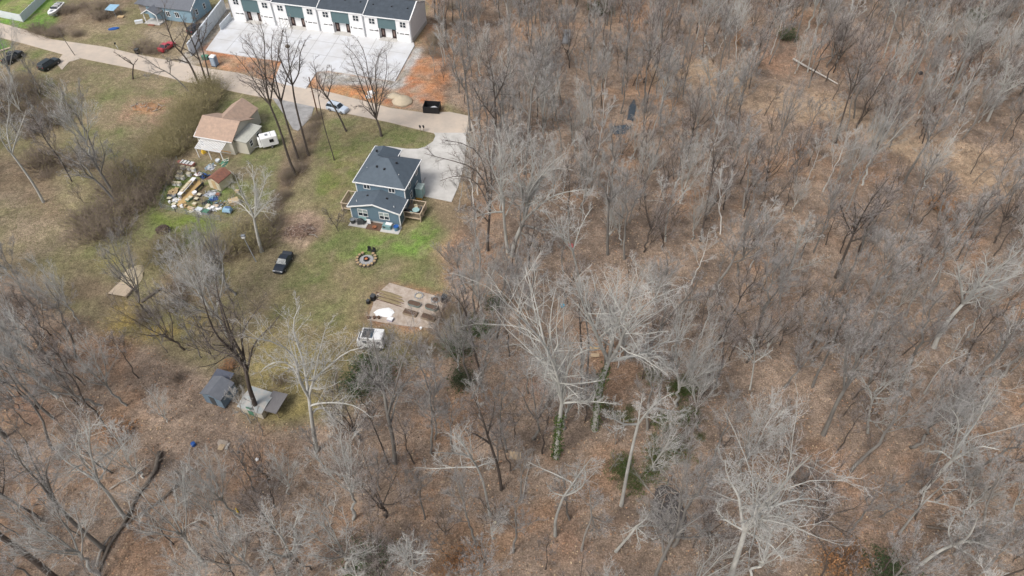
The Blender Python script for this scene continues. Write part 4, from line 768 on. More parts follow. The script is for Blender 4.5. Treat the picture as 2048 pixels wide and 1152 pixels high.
for px, py, l, m1, m2 in ((399.7, 391.6, 'dark box with tan top, upper one of the pair below the gravel', M_blk, M_cream), (394, 400, 'dark box with tan top, lower one of the pair below the gravel', M_blk, M_cream), (390, 410, 'small cream box below the dark pair', M_tan, M_cream), (382, 397, 'green bin with cream top on the right', M_grn, M_cream), (376, 402, 'green bin with cream top on the left', M_grn, M_cream), (349, 411, 'dark brown tray in the bottom left corner of the yard', M_mulch, M_cream), (349, 415.5, 'white tray in the bottom left corner of the yard', M_wall, M_white), (360, 412, 'tan tray at the left end of the bottom row', M_tan, M_tan), (365.5, 414, 'small white tray in the bottom row', M_white, M_white), (370, 413.5, 'tan tray in the bottom row right of the small white one', M_tan, M_tan), (380, 417.6, 'tan tray in the middle of the bottom row', M_tan, M_tan), (385.5, 419.5, 'small pinkish tray ending the bottom row', M_lum, M_lum), (417.5, 413.4, 'cream box above the white scraps', M_cream, M_cream), (413.7, 418, 'white box left among the white scraps', M_white, M_cream), (419.5, 420.5, 'white box lowest among the white scraps', M_white, M_white), (426, 417, 'slanted white box among the white scraps', M_white, M_white), (434, 414.5, 'white box rightmost of the white scraps', M_white, M_lum), (437, 391, 'orange crate at the foot of the shed wall', M_rust, M_rust), (340, 399, 'cream tub lid by the bottom of the left wire fence', M_blk, M_cream), (475, 384, 'tan crate under the tree right of the shed', M_tan, M_tan)):
    crate(px, py, l, .66, m1, m2, .35, 'small boxes in the lower yard')
crate(469, 407, 'large tan covered box alone in the right of the yard', 1.7, M_tan, M_tan, .7, 'large boxes', rz=.5)
crate(401.5, 426, 'white cabinet standing on the lower fence line', 1.1, M_white, M_wall, .9, 'large boxes')
crate(413.5, 427, 'grey green frame box right of the white cabinet', 1.1, M_gry, M_grn, .6, 'large boxes')
for i, (px, py, l) in enumerate(((390, 387.5, 'white pail in the grass right of the gravel'), (340, 394, 'round dark pot left of the tan trays'), (436, 323, 'round white tub in front of the tan house'), (340, 406, 'tiny white pail at the lower left wire fence'), (348.5, 394, 'grey disc under the tan trays'))): bin_(G(px, py), .42 if 'tiny' not in l else .22, .4, (M_white, M_dgr, M_wall, M_white, M_gry)[i], l, 'pail')
debris('scrap_pile', 352, 400, 22, 1.0, .8, .4, (M_white, M_tan, M_dgr), 'white and tan scraps at the left wire fence below the trays', 'scrap pile', .7, 21)
debris('scrap_pile', 392, 421, 26, 1.6, .5, .35, (M_cream, M_gry, M_white), 'pale scraps along the lower wire fence', 'scrap pile', .8, 22)
debris('scrap_pile', 428, 416, 30, 1.5, .9, .35, (M_white, M_cream, M_foil), 'white litter between the pale boxes at the lower fence', 'scrap pile', .7, 23)
debris('scrap_pile', 396, 348, 22, .9, .7, .4, (M_white, M_red, M_dgr), 'red white and black odds right of the white boxes', 'scrap pile', .7, 24)
debris('scrap_pile', 440, 408, 20, 1.2, .8, .3, (M_dgr, M_tan, M_lbl), 'scattered dark and tan pieces left of the tan box', 'scrap pile', .7, 25)
# long trestle table with trays
a = G(391.5, 361); b = G(361, 395.5); tA_ = heading(a, b); Lt = (b-a).length
t = thing('trestle_table', 'long white trestle table running along the ochre gravel', 'table', a, tA_); n = 4
for i in range(n): obj('board', MB().box(i*Lt/n+.02, (i+1)*Lt/n-.02, -.4, .4, .68, .74), M_white, t)
for i in range(n+1): obj('trestle', MB().box(max(.05, i*Lt/n-.05), i*Lt/n+.05+(i == 0)*.1, -.35, .35, 0, .68), M_gry, t)
for i, f in enumerate((.28, .42, .52, .64, .78)):
    q = a.lerp(b, f); q.z = .745; t = thing('seed_tray', ['first', 'second', 'third', 'fourth', 'fifth'][i]+' tan tray on the long white trestle, counted from its top end', 'tray', q, tA_, 'trays on the trestle'); obj('tray', MB().box(-.3, .3, -.36, .25, 0, .12), M_tan, t); obj('soil', MB().box(-.26, .26, -.32, .21, .12, .15), M_cream, t)
a = G(407, 371); b = G(393, 384); t = thing('black_bench', 'long black bench beside the ochre gravel', 'bench', a, heading(a, b)); L = (b-a).length; obj('seat', MB().box(0, L, -.25, .25, .4, .48), M_blk, t); obj('backrest', MB().box(0, L, .2, .28, .48, .9), M_dgr, t)
for x in (.1, L-.1): obj('leg', MB().box(x-.05, x+.05, -.2, .2, 0, .4), M_blk, t)
# red and white boat
t = thing('small_boat', 'red bottomed white rowing boat lying in the grass at the top of the yard', 'boat', G(372, 329), -.28); secs = []
for fx, w in ((-.5, .05), (-.35, .4), (0, .62), (.35, .6), (.5, .5)):
    x = fx*3.6; secs.append([(x, 0, .02), (x, -w*.8, .15), (x, -w, .5), (x, -w*.8, .52), (x, w*.8, .52), (x, w, .5), (x, w*.8, .15)])
obj('hull', MB().loft(secs), mat('faded_red', (.5, .2, .16), .6), t); obj('cover', MB().box(-.9, 1.7, -.48, .5, .522, .6), M_white, t)
for x in (-.5, .2, .9): obj('thwart', MB().box(x, x+.16, -.55, .55, .602, .66), M_dgr, t)
# covered blue car/trailer
t = thing('covered_trailer', 'low trailer under a light blue sheet at the lower right of the yard', 'trailer', G(456, 424), -.15); obj('tarpaulin', MB().box(-.8, .8, -.55, .6, .3, .85, tx=.15, ty=.15), M_lbl, t, bevel=.08); obj('folded_cover', MB().box(-.35, .6, .0, .5, .855, .93), mat('slate_fold', (.1, .16, .28), .6), t); obj('frame', MB().box(-.8, .8, -.5, .5, .15, .29), M_gry, t)
for y in (-.5, .5): wheel(t, 0, y, .18, .1)
# wire fence round the yard
def wirefence(pts, label):
    P = [G(*q) for q in pts]; t = thing('wire_fence', label, 'fence', P[0]); o = P[0]
    mb = MB(); n = 0
    for a, b in zip(P[:-1], P[1:]):
        L = (b-a).length; k = max(1, int(L/1.9))
        for i in range(k+1):
            q = a.lerp(b, i/k)-o; obj('post', MB().cbox(q.x, q.y, 0, .08, .08, 1.15), M_gry, t)
        for z in (.15, .5, .85, 1.1): mb.tube([a-o+Vector((0, 0, z)), b-o+Vector((0, 0, z))], .018, 4)
    obj('wires', mb, M_gry, t)
wirefence([(322, 416), (352, 424), (398, 434), (442, 441)], 'wire fence along the bottom of the cluttered yard'); wirefence([(324, 414), (333, 385), (346, 352), (356, 322)], 'wire fence up the left side of the cluttered yard')
# small things in the woods
def bit(name, px, py, mb, m, label, cat, rz=0):
    o = obj(name, mb, m); o.location = GH(px, py)+Vector((0, 0, .02)); o.rotation_euler = (0, 0, rz); return tag(o, label, cat)
t = thing('plywood_stack', 'broken plywood sheets lying below the two sheds', 'plywood', GH(446, 888), -.2); obj('sheet', MB().box(-.8, .5, -.6, .5, .05, .09), mat('old_ply', (.4, .34, .28), .8), t); obj('sheet', MB().box(-.3, .4, -.9, -.1, .1, .14), M_ply, t); obj('sheet', MB().box(.55, .85, -.7, .3, .05, .09), mat('pale_ply', (.48, .45, .4), .8), t)
bit('blue_drum', 389, 892, MB().lathe([(.28, 0), (.3, .2), (.28, .5), (.02, .55)], sides=12), M_bluep, 'small blue drum in the undergrowth below the blue grey shed', 'drum')
bit('white_ball', 514, 919, MB().lathe([(.1, 0), (.22, .15), (.22, .3), (.02, .42)], sides=12), M_white, 'white ball on the leaf litter below the sheds', 'ball')
bit('yellow_toy', 475, 1022, MB().tube([(-.3, .3, .1), (.2, -.3, .1)], [.06, .1], 6), mat('yellow', (.7, .5, .05), .5), 'small yellow piece of litter on the leaves, lower left', 'litter')
bit('white_pail', 990, 1045, MB().lathe([(.15, 0), (.18, .25), (.02, .26)], sides=10), M_cream, 'cream pail on the leaf litter at the bottom centre', 'pail')
bit('blue_bucket', 1125, 611, MB().lathe([(.25, 0), (.35, .4), (.3, .41), (.05, .2)], sides=12), mat('cyan', (.05, .4, .6), .5), 'bright cyan tub in the woods right of the garden', 'tub')
bit('red_sheet', 1142, 488, MB().box(-.45, .45, -.4, .4, .05, .35, tx=.2, ty=.15), mat('coral', (.6, .16, .15), .6), 'coral red bundle in the woods right of the lawn', 'bundle')
bit('boulder', 1291, 46, MB().lathe([(.5, 0), (.65, .3), (.45, .65), (.05, .8)], sides=9, jit=.15), M_logp, 'pale round boulder beside the copper bushes at the top', 'boulder')
bit('grey_slab', 1133, 78, MB().box(-.9, .9, -3.4, 3.2, .05, .4), mat('grey_slab', (.26, .27, .28), .8, .12, .6), 'long grey concrete slab among the trees at the top centre', 'slab', -.1)
tag(obj('pond', MB().prism([tuple(G(*q))[:2] for q in ((1222, 262), (1228, 255), (1252, 252), (1258, 215), (1268, 200), (1272, 215), (1264, 258), (1250, 270), (1228, 271))], .25, .34), mat('dark_water', (.07, .09, .11), .25, .2, .3)), kind='structure')
bit('plywood_sheet', 1031, 910, MB().box(-.75, .7, -.5, .55, .05, .1), M_ply, 'tan plywood sheet on the leaves left of the ivy clad trunk', 'plywood', -.1)
bit('dark_bag', 1839, 151, MB().lathe([(.35, 0), (.5, .3), (.3, .6), (.05, .7)], sides=9, jit=.15), M_blk, 'black bag at the foot of a trunk, upper right', 'bag')
t = thing('nest_box', 'two rusty orange panels behind the big spreading tree in the woods', 'panels', GH(1190, 712)); obj('panel', MB().box(-.6, .6, -.3, .3, .3, .4), M_ply, t); obj('panel', MB().box(-.6, .6, 1.0, 1.6, .3, .4), M_tan, t)
#TREES#
# ------------------------------------------------------------------ vegetation kit (numpy)
def nrm(v): return v/np.maximum(np.linalg.norm(v, axis=-1, keepdims=True), 1e-9)
def children(P, Rr, m, t0, t1, ang, ln, lpow, seg, up, rr, wander, rg, rmin=.012):
    """m side branches on each parent polyline. P (N,K,3), Rr (N,K)"""
    N, K, _ = P.shape; L = np.linalg.norm(np.diff(P, axis=1), axis=2).sum(1)
    t = (np.arange(m)[None, :]+rg.rand(N, m))/m; t = t0+(t1-t0)*t
    f = t*(K-1); i = np.minimum(f.astype(int), K-2); a = (f-i)[..., None]; n_ = np.arange(N)[:, None]
    pos = P[n_, i]*(1-a)+P[n_, i+1]*a; tan = nrm(P[n_, i+1]-P[n_, i]); rad = Rr[n_, i]*(1-a[..., 0])+Rr[n_, i+1]*a[..., 0]
    rv = rg.normal(size=(N, m, 3)); perp = nrm(rv-(rv*tan).sum(-1, keepdims=True)*tan)
    an = np.radians(ang*(0.7+.6*rg.rand(N, m)))[..., None]
    d = nrm(tan*np.cos(an)+perp*np.sin(an)+np.array([0, 0, up]))
    l = (L[:, None]*ln*(1.1-.75*(t-t0)/max(t1-t0, .01))**lpow*(.65+.7*rg.rand(N, m)))
    d = d.reshape(-1, 3); pos = pos.reshape(-1, 3); l = l.ravel(); r0 = np.maximum(rad.ravel()*rr, rmin)
    Q = [pos]; 
    for s in range(seg):
        d = nrm(d+rg.normal(size=d.shape)*wander+np.array([0, 0, up*.35])); Q.append(Q[-1]+d*(l/seg)[:, None])
    Q = np.stack(Q, 1); rt = r0[:, None]*np.linspace(1, .3, seg+1)[None, :]
    return Q, np.maximum(rt, rmin*.8)
def tubes(P, Rr, sides, tip=False):
    if tip: return tips(P, Rr, sides)
    return tubes_(P, Rr, sides)
def tips(P, Rr, sides):
    """last ring closes to a point"""
    N, K, _ = P.shape; v, f = tubes_(P, Rr, sides); V = v.reshape(N, K*sides, 3); V = np.concatenate([V[:, :(K-1)*sides], P[:, -1:]], 1); M_ = (K-1)*sides+1
    b = (np.arange(N)*M_)[:, None, None]; q = np.arange(K-1)[None, :, None]*sides; k = np.arange(sides)[None, None, :]; k2 = (k+1) % sides
    A = b+q+k; B = b+q+k2; last = (q == (K-2)*sides); up1 = np.where(last, b+(K-1)*sides, b+q+sides+k2); up2 = np.where(last, b+(K-1)*sides, b+q+sides+k)
    F = np.stack([A+0*up1, B+0*up1, up1+0*A, up2+0*A], -1).reshape(-1, 4); return V.reshape(-1, 3), F
def tubes_(P, Rr, sides):
    N, K, _ = P.shape
    t = np.empty_like(P); t[:, 1:-1] = P[:, 2:]-P[:, :-2]; t[:, 0] = P[:, 1]-P[:, 0]; t[:, -1] = P[:, -1]-P[:, -2]; t = nrm(t)
    ref = np.where(np.abs(t[:, :1, 2:]) > .9, np.array([1., 0, 0]), np.array([0, 0, 1.])); ref = np.repeat(ref, K, 1)
    a = nrm(np.cross(t, ref)); b = np.cross(t, a)
    th = 2*np.pi*np.arange(sides)/sides
    V = P[:, :, None, :]+Rr[:, :, None, None]*(a[:, :, None, :]*np.cos(th)[None, None, :, None]+b[:, :, None, :]*np.sin(th)[None, None, :, None])
    base = (np.arange(N)*K*sides)[:, None, None]+(np.arange(K-1)*sides)[None, :, None]; k = np.arange(sides)[None, None, :]; k2 = (k+1) % sides
    F = np.stack([base+k, base+k2, base+sides+k2, base+sides+k], -1).reshape(-1, 4)
    return V.reshape(-1, 3), F
def join(parts):
    V = []; F = []; n = 0
    for v, f in parts: V.append(v); F.append(f+n); n += len(v)
    return np.concatenate(V), np.concatenate(F)
def leafcards(P, n, size, spread, rg, flat=0):
    """n small quads around given points P"""
    c = P[rg.randint(len(P), size=n)]+rg.normal(size=(n, 3))*spread
    a = nrm(rg.normal(size=(n, 3))); 
    if flat: a[:, 2] *= .35; a = nrm(a)
    b = nrm(np.cross(a, rg.normal(size=(n, 3)))); s = size*(.5+rg.rand(n, 1))
    V = np.stack([c-a*s, c-b*s*.6, c+a*s, c+b*s*.6], 1).reshape(-1, 3); return V, np.arange(4*n).reshape(-1, 4)
def resample(pts, k):
    pts = np.array(pts, float); d = np.r_[0, np.cumsum(np.linalg.norm(np.diff(pts, axis=0), axis=1))]; q = np.linspace(0, d[-1], k)
    # Catmull-Rom like smoothing through linear resample + one smoothing pass
    o = np.stack([np.interp(q, d, pts[:, i]) for i in range(3)], 1); s = o.copy(); s[1:-1] = .25*o[:-2]+.5*o[1:-1]+.25*o[2:]; return s
def bark(name, c, c2, objvar=.22, sc=1.2): return mat(name, c, .9, .15, sc, bump=.5, col2=c2, objvar=objvar, spec=.15, streak=(1, 1, .25))
BK = {'pale': bark('pale_bark', (.52, .51, .47), (.27, .265, .24)), 'grey': bark('grey_bark', (.26, .245, .22), (.14, .13, .12)), 'brown': bark('brown_bark', (.12, .1, .086), (.075, .062, .053)), 'dark': bark('dark_bark', (.075, .06, .052), (.125, .105, .09), .15), 'white': bark('white_bark', (.6, .58, .55), (.34, .33, .3))}
TWG = {k: mat(k+'_twigs', c, .9, .1, .5, objvar=.22, spec=.1) for k, c in {'pale': (.47, .455, .43), 'white': (.46, .445, .42), 'grey': (.39, .37, .355), 'brown': (.38, .335, .31), 'dark': (.22, .19, .17)}.items()}
TM = .9
def crown(limbs, radii, rg, dens=1.0, ang=47, up=.1, tw=.011, l2=.3, l3=.45, l4=.55, wander=.13, m2=11, m3=6, m4=4, m5=2):
    """from main limbs grow further orders. returns branch mesh, twig mesh"""
    L0 = np.stack(limbs); R0 = np.stack(radii)
    P2, R2 = children(L0, R0, max(3, int(round(m2*dens))), .15, 1.0, ang, l2, .8, 4, up, .5, wander, rg, .022)
    P3, R3 = children(P2, R2, m3, .12, 1.0, ang*.95, l3, .7, 2, up, .6, wander*1.2, rg, .016)
    P4, R4 = children(P3, R3, m4, .1, 1.0, ang*.9, l4, .6, 2, up*.8, .7, wander*1.3, rg, tw)
    P5, R5 = children(P4, R4, m5, .2, 1.0, 42, .65, .5, 1, up*.6, .8, .1, rg, tw*.85)
    return join([tubes(P2, R2, 4), tubes(P3, R3, 3, True)]), join([tubes(P4, R4, 3, True), tubes(P5, R5, 3, True)]), P3, P4
def build_tree(name, trunkP, trunkR, limbs, radii, tone, label, cat, loc, rg, dens=1, group=None, ivy=None, **kw):
    t = thing(name, label, cat, loc, 0, group)
    parts = [tubes(np.array([p]), np.array([r]), 8) for p, r in zip(trunkP, trunkR)]
    parts.append(tubes(np.stack(limbs), np.stack(radii), 6))
    v, f = join(parts); me = npmesh('trunk', v, [f]); me.shade_smooth(); link('trunk', me, BK[tone], t)
    (v, f), (v2, f2), P3, P4 = crown(limbs, radii, rg, dens, **kw)
    tag(link('branches', npmesh('branches', v, [f]), BK[tone], t), kind='stuff'); tag(link('twigs', npmesh('twigs', v2, [f2]), TWG[tone], t), kind='stuff')
    if ivy:
        pts = np.concatenate([np.linspace(trunkP[0][i], trunkP[0][i+1], 12) for i in range(len(trunkP[0])-1)]+[np.linspace(l[i], l[i+1], 8) for l in limbs[:ivy[2]] for i in range(0, len(l)//2)])
        z0, z1 = ivy[0], ivy[1]; pts = pts[(pts[:, 2] >= z0) & (pts[:, 2] <= z1)]
        v, f = leafcards(pts, ivy[3], .13, .28, rg); link('ivy', npmesh('ivy', v, [f]), M_ivy, t)
    return t
M_ivy = mat('ivy_leaves', (.045, .085, .02), .6, .25, 2.5, col2=(.09, .12, .03)); M_ever = mat('evergreen_leaves', (.03, .06, .022), .7, .3, 1.5, col2=(.06, .095, .03), objvar=.2)
M_copper = mat('copper_leaves', (.42, .22, .1), .8, .2, 1.2, col2=(.3, .16, .08), objvar=.15); M_olive = mat('olive_leaves', (.33, .29, .14), .85, .2, 1.2, col2=(.22, .19, .1), objvar=.25)
M_brush = mat('brush_stems', (.3, .24, .19), .9, .2, .6, objvar=.2); M_brush2 = mat('olive_brush_stems', (.36, .31, .18), .9, .2, .6, objvar=.2)
# ---- individually traced trees: base and limbs read in photo pixels, spread in depth as they grow
def hero(base, trunk, limbs, tone, label, r0=.35, dens=1.0, seed=1, dep=.35, ivy=None, name='bare_tree', group=None, cat='tree', **kw):
    rg = np.random.RandomState(seed); B = GH(*base); yb = B.y; r0 *= .74
    def W3(px, py, dy): q = GY(px, py, yb+dy); return np.array([q.x-B.x, q.y-B.y, q.z-B.z])
    tp = [np.array([0, 0, -.3])]+[W3(px, py, 0) for px, py in trunk]
    k = max(4, len(tp)*2); T = resample(tp, k); top = T[-1]; RT = np.linspace(r0*1.15, r0*.72, k); RT[0] = r0*1.5
    Ls = []; Rs = []
    for j, lb in enumerate(limbs):
        n = len(lb); side = (1 if j % 2 else -1)*dep*(.5+.8*rg.rand()); st = W3(*lb[0], 0); sd = np.linalg.norm(T-st, axis=1); at = T[np.argmin(sd)]
        pts = [at]; run = 0; pv = lb[0]
        for q in lb[1:]:
            run += math.hypot(q[0]-pv[0], q[1]-pv[1])/14.0; pv = q; pts.append(W3(q[0], q[1], side*run))
        Q = resample(pts, 9); ln = np.linalg.norm(np.diff(Q, axis=0), axis=1).sum(); rr = min(r0*.68, .026*ln+.035)*(1.0-.25*(j > 2))
        Ls.append(Q); Rs.append(np.linspace(rr, .035, 9))
    return build_tree(name, [T], [RT], Ls, Rs, tone, label, cat, B, rg, dens, group, ivy, **kw)
HER = [
 ((514, 823), [(507, 800), (500, 781), (494, 755), (492, 738)], [[(492, 744), (482, 713), (461, 700), (437, 678), (421, 650), (404, 591)], [(492, 740), (475, 715), (466, 690), (451, 660), (434, 584), (432, 551)], [(492, 738), (484, 700), (470, 690), (448, 626), (440, 600)], [(494, 745), (498, 723), (505, 690), (519, 671), (545, 652), (566, 621)], [(492, 738), (481, 668), (498, 640), (523, 610)], [(490, 735), (462, 705), (440, 706), (425, 700), (400, 660)]], 'dark', 'big dark forked tree whose trunk crosses the pale roofed shed', .42, .9),
 ((634, 903), [(627, 865), (622, 828), (618, 795)], [[(618, 795), (601, 767), (593, 744), (597, 725), (578, 697), (545, 680), (503, 676)], [(600, 745), (604, 704), (590, 680), (578, 650), (600, 610)], [(618, 790), (622, 767), (634, 751), (667, 725), (695, 699), (728, 694)], [(622, 828), (640, 809), (672, 837), (686, 856)], [(620, 820), (640, 805), (690, 806), (718, 812), (742, 835)], [(600, 745), (580, 720), (540, 725), (520, 745)], [(620, 800), (630, 745), (640, 700), (650, 660)]], 'pale', 'pale tree with crooked whitish limbs standing right of the two sheds', .36, 1.1),
 ((790, 925), [(786, 875), (775, 830), (768, 785)], [[(768, 785), (750, 764), (735, 749), (718, 731)], [(768, 785), (758, 772), (742, 720), (735, 703)], [(768, 785), (761, 762), (757, 722), (749, 700), (747, 675)], [(770, 780), (765, 751), (775, 716), (780, 690), (789, 655)], [(780, 840), (795, 757), (809, 708), (816, 690), (832, 668)], [(785, 860), (795, 790), (830, 740), (850, 728), (868, 736)], [(775, 830), (800, 770), (835, 755), (860, 790)]], 'grey', 'grey many limbed tree just below the white camper', .33, 1.1),
 ((777, 928), [(765, 895), (752, 864), (744, 846)], [[(744, 846), (738, 830), (735, 815), (720, 800)], [(744, 846), (748, 825), (755, 815), (770, 800)]], 'dark', 'thin dark dead trunk leaning left at the foot of the many limbed tree', .12, .5),
 ((1024, 512), [(1030, 480), (1040, 460), (1048, 440)], [[(1048, 440), (1055, 425), (1054, 399), (1056, 380), (1074, 363), (1106, 320), (1136, 303)], [(1054, 399), (1058, 370), (1071, 350), (1061, 308), (1062, 270)], [(1048, 440), (1074, 415), (1099, 393), (1134, 383), (1179, 378)], [(1046, 448), (1060, 452), (1087, 462), (1112, 455), (1150, 452)], [(1050, 420), (1045, 380), (1030, 330), (1020, 280), (1030, 250)], [(1050, 410), (1080, 350), (1085, 310), (1095, 265)], [(1042, 458), (1060, 480), (1074, 500)]], 'pale', 'huge spreading pale grey tree at the edge of the woods right of the lawn', .5, 1.4),
 ((1017, 506), [(1012, 480), (1009, 450), (1007, 424)], [[(1007, 424), (1011, 405), (1007, 387), (985, 340), (970, 300), (955, 270)], [(1007, 424), (1004, 400), (1000, 350), (1000, 290), (990, 250)], [(1007, 428), (985, 424), (960, 430), (935, 442)], [(1009, 440), (1022, 410), (1030, 380), (1020, 330)]], 'pale', 'pale twin trunk left of the huge spreading tree', .34, 1.2),
 ((975, 500), [(976, 467), (978, 445), (980, 420)], [[(980, 420), (970, 360), (946, 330), (920, 325), (880, 316), (849, 307)], [(980, 420), (960, 370), (935, 350), (905, 352), (880, 362)], [(980, 420), (975, 360), (960, 300), (930, 285), (890, 280)], [(980, 420), (985, 370), (978, 310), (975, 260)], [(978, 440), (955, 420), (930, 410), (912, 425)]], 'brown', 'brown barked tree reaching its limbs over the driveway', .3, .9),
 ((1163, 580), [(1157, 550), (1150, 522), (1146, 503)], [[(1146, 503), (1130, 485), (1116, 460), (1096, 433), (1085, 415)], [(1146, 503), (1159, 458), (1174, 428), (1186, 413)], [(1148, 510), (1135, 470), (1140, 440), (1135, 420)]], 'pale', 'pale forked tree in front of the coral red bundle', .26, .9),
 ((1190, 855), [(1196, 800), (1207, 750), (1217, 722)], [[(1217, 722), (1214, 716), (1199, 686), (1191, 658), (1176, 636), (1159, 591), (1150, 560)], [(1217, 722), (1224, 690), (1226, 638), (1234, 588), (1236, 540)], [(1217, 722), (1236, 701), (1244, 686), (1241, 671), (1264, 636), (1299, 598), (1349, 578)], [(1215, 730), (1256, 718), (1301, 698), (1316, 686), (1351, 683), (1378, 676)], [(1236, 701), (1260, 690), (1284, 683)], [(1280, 707), (1304, 703), (1325, 715), (1337, 742)], [(1218, 715), (1230, 660), (1260, 600), (1275, 560), (1290, 530)], [(1205, 760), (1190, 770), (1192, 740)]], 'pale', 'largest pale sycamore in the middle of the woods, ivy on its leaning trunk', .5, 1.4, (0, 14, 0, 1500)),
 ((1113, 912), [(1115, 880), (1119, 840), (1124, 806)], [[(1124, 806), (1119, 761), (1106, 726), (1096, 698), (1074, 666), (1049, 643), (1024, 618), (990, 585)], [(1096, 698), (1086, 678), (1079, 650), (1076, 613), (1064, 576), (1050, 535)], [(1119, 761), (1135, 735), (1144, 716), (1160, 703), (1179, 698)], [(1100, 715), (1085, 705), (1062, 719)], [(1122, 800), (1140, 790), (1165, 785)], [(1080, 670), (1095, 640), (1108, 600), (1112, 575)], [(1124, 806), (1150, 804), (1190, 803), (1235, 808)]], 'pale', 'tall pale tree with its lower trunk wrapped in green ivy', .42, 1.3, (0, 10, 0, 1400)),
 ((1160, 800), [(1163, 770), (1163, 700), (1160, 650)], [[(1160, 650), (1158, 620), (1162, 590)], [(1160, 655), (1170, 630), (1178, 600)]], 'brown', 'straight slim trunk just left of the largest sycamore', .17, .6),
 ((1173, 775), [(1176, 730), (1178, 680), (1172, 640)], [[(1172, 640), (1165, 600), (1160, 570)], [(1172, 645), (1185, 610), (1190, 580)]], 'grey', 'slim grey trunk close beside the straight brown one', .17, .6),
 ((1243, 1010), [(1255, 940), (1268, 880), (1276, 848)], [[(1276, 848), (1284, 838), (1299, 818), (1324, 796), (1346, 786)], [(1276, 848), (1304, 813), (1330, 820), (1350, 824), (1374, 821)], [(1272, 860), (1250, 850), (1225, 835), (1210, 835)], [(1276, 848), (1280, 820), (1285, 790)]], 'pale', 'white limbed tree rising out of the green vines in the lower middle', .27, 1.0),
 ((1452, 1185), [(1465, 1140), (1479, 1099), (1490, 1062)], [[(1490, 1062), (1496, 1049), (1514, 1024), (1514, 985), (1520, 960)], [(1490, 1062), (1480, 1020), (1479, 984), (1454, 959), (1450, 920)], [(1490, 1058), (1521, 1011), (1536, 1001), (1568, 969), (1593, 936), (1623, 911)], [(1495, 1050), (1530, 1015), (1611, 994), (1648, 1004)], [(1492, 1060), (1543, 1026), (1586, 1044), (1600, 1060)], [(1488, 1065), (1450, 1040), (1430, 1020), (1440, 1000)], [(1520, 1010), (1545, 1090), (1565, 1120)]], 'pale', 'bright white crooked tree at the bottom right of centre', .42, 1.3),
 ((1111, 1072), [(1110, 1040), (1122, 1005), (1128, 992)], [[(1128, 992), (1150, 985), (1168, 972), (1171, 950), (1169, 930)], [(1150, 985), (1160, 975), (1134, 959), (1106, 946), (1081, 936), (1056, 924)], [(1168, 940), (1175, 925), (1185, 915)], [(1128, 992), (1105, 985), (1095, 970)]], 'pale', 'whitish twisted tree left of the debris hollow, bottom centre', .24, .8),
 ((1231, 1102), [(1246, 1086), (1264, 1066), (1272, 1053)], [[(1272, 1053), (1290, 1040), (1299, 1024)], [(1272, 1053), (1300, 1050), (1335, 1056)], [(1272, 1053), (1275, 1075), (1282, 1095)], [(1272, 1053), (1255, 1065), (1240, 1070)], [(1272, 1053), (1290, 1070), (1310, 1080)]], 'pale', 'short broken leaning trunk with radiating white shoots, bottom centre', .22, .7),
 ((1163, 1100), [(1172, 1060), (1186, 1036), (1182, 1020)], [[(1182, 1020), (1181, 1000), (1179, 970)], [(1184, 1034), (1205, 1044), (1225, 1045)], [(1182, 1020), (1195, 1005), (1208, 992)], [(1184, 1034), (1190, 1060), (1200, 1075)]], 'grey', 'small grey tree with drooping shoots left of the broken trunk', .16, .8),
 ((1300, 1185), [(1311, 1149), (1331, 1104), (1346, 1075)], [[(1346, 1075), (1356, 1049), (1361, 1004), (1366, 964)], [(1350, 1060), (1376, 1049), (1414, 1024)], [(1346, 1075), (1330, 1045), (1310, 1030)], [(1350, 1070), (1385, 1075), (1440, 1068)]], 'grey', 'grey tree bending up beside the debris hollow at the bottom edge', .27, 1.0),
 ((1800, 1066), [(1825, 1032), (1846, 1006), (1866, 988)], [[(1866, 988), (1886, 971), (1896, 955), (1902, 940)], [(1846, 1008), (1848, 990), (1852, 975)], [(1862, 995), (1885, 1008), (1910, 1015)]], 'pale', 'thin straight white trunk leaning right in the lower right woods', .17, .7),
 ((1846, 982), [(1868, 958), (1886, 939), (1905, 920)], [[(1905, 920), (1923, 886), (1941, 860), (1980, 800), (1995, 775)], [(1908, 915), (1930, 935), (1975, 925)], [(1920, 895), (1960, 890), (2000, 900)], [(1905, 920), (1880, 900), (1850, 905)], [(1930, 875), (1920, 840), (1900, 815)]], 'pale', 'tall pale leaning tree just above the thin white trunk, far right', .32, 1.2),
 ((1830, 1140), [(1855, 1118), (1878, 1101), (1905, 1090)], [[(1905, 1090), (1926, 1084), (1941, 1069), (1956, 1034)], [(1915, 1087), (1945, 1080), (1990, 1070), (2030, 1040)], [(1930, 1080), (1940, 1110), (1975, 1130)], [(1905, 1090), (1895, 1060), (1910, 1030)]], 'pale', 'pale low leaning tree in the bottom right corner', .27, 1.1),
 ((1648, 868), [(1660, 838), (1672, 808), (1688, 781)], [[(1688, 781), (1700, 755), (1721, 701), (1736, 661), (1753, 623), (1768, 591)], [(1692, 775), (1715, 745), (1728, 715)], [(1700, 750), (1690, 710), (1700, 670)], [(1721, 701), (1745, 680), (1765, 650)]], 'grey', 'tall dark based grey tree in the right woods with one long leaning stem', .34, 1.1),
 ((1738, 865), [(1736, 840), (1741, 812), (1747, 796)], [[(1747, 796), (1768, 776), (1796, 751), (1838, 731)], [(1742, 808), (1743, 785), (1728, 762), (1718, 748)], [(1755, 785), (1770, 797), (1790, 795), (1811, 783)], [(1741, 812), (1765, 808), (1785, 800)], [(1738, 840), (1755, 848), (1775, 835), (1780, 820)]], 'pale', 'small bright white tree with curved limbs in the right woods', .2, .9),
 ((1850, 785), [(1870, 750), (1884, 735), (1896, 718)], [[(1896, 718), (1910, 700), (1921, 681), (1930, 665)], [(1890, 725), (1915, 715), (1935, 705)]], 'pale', 'slim white sapling leaning right above the curved white tree', .12, .9),
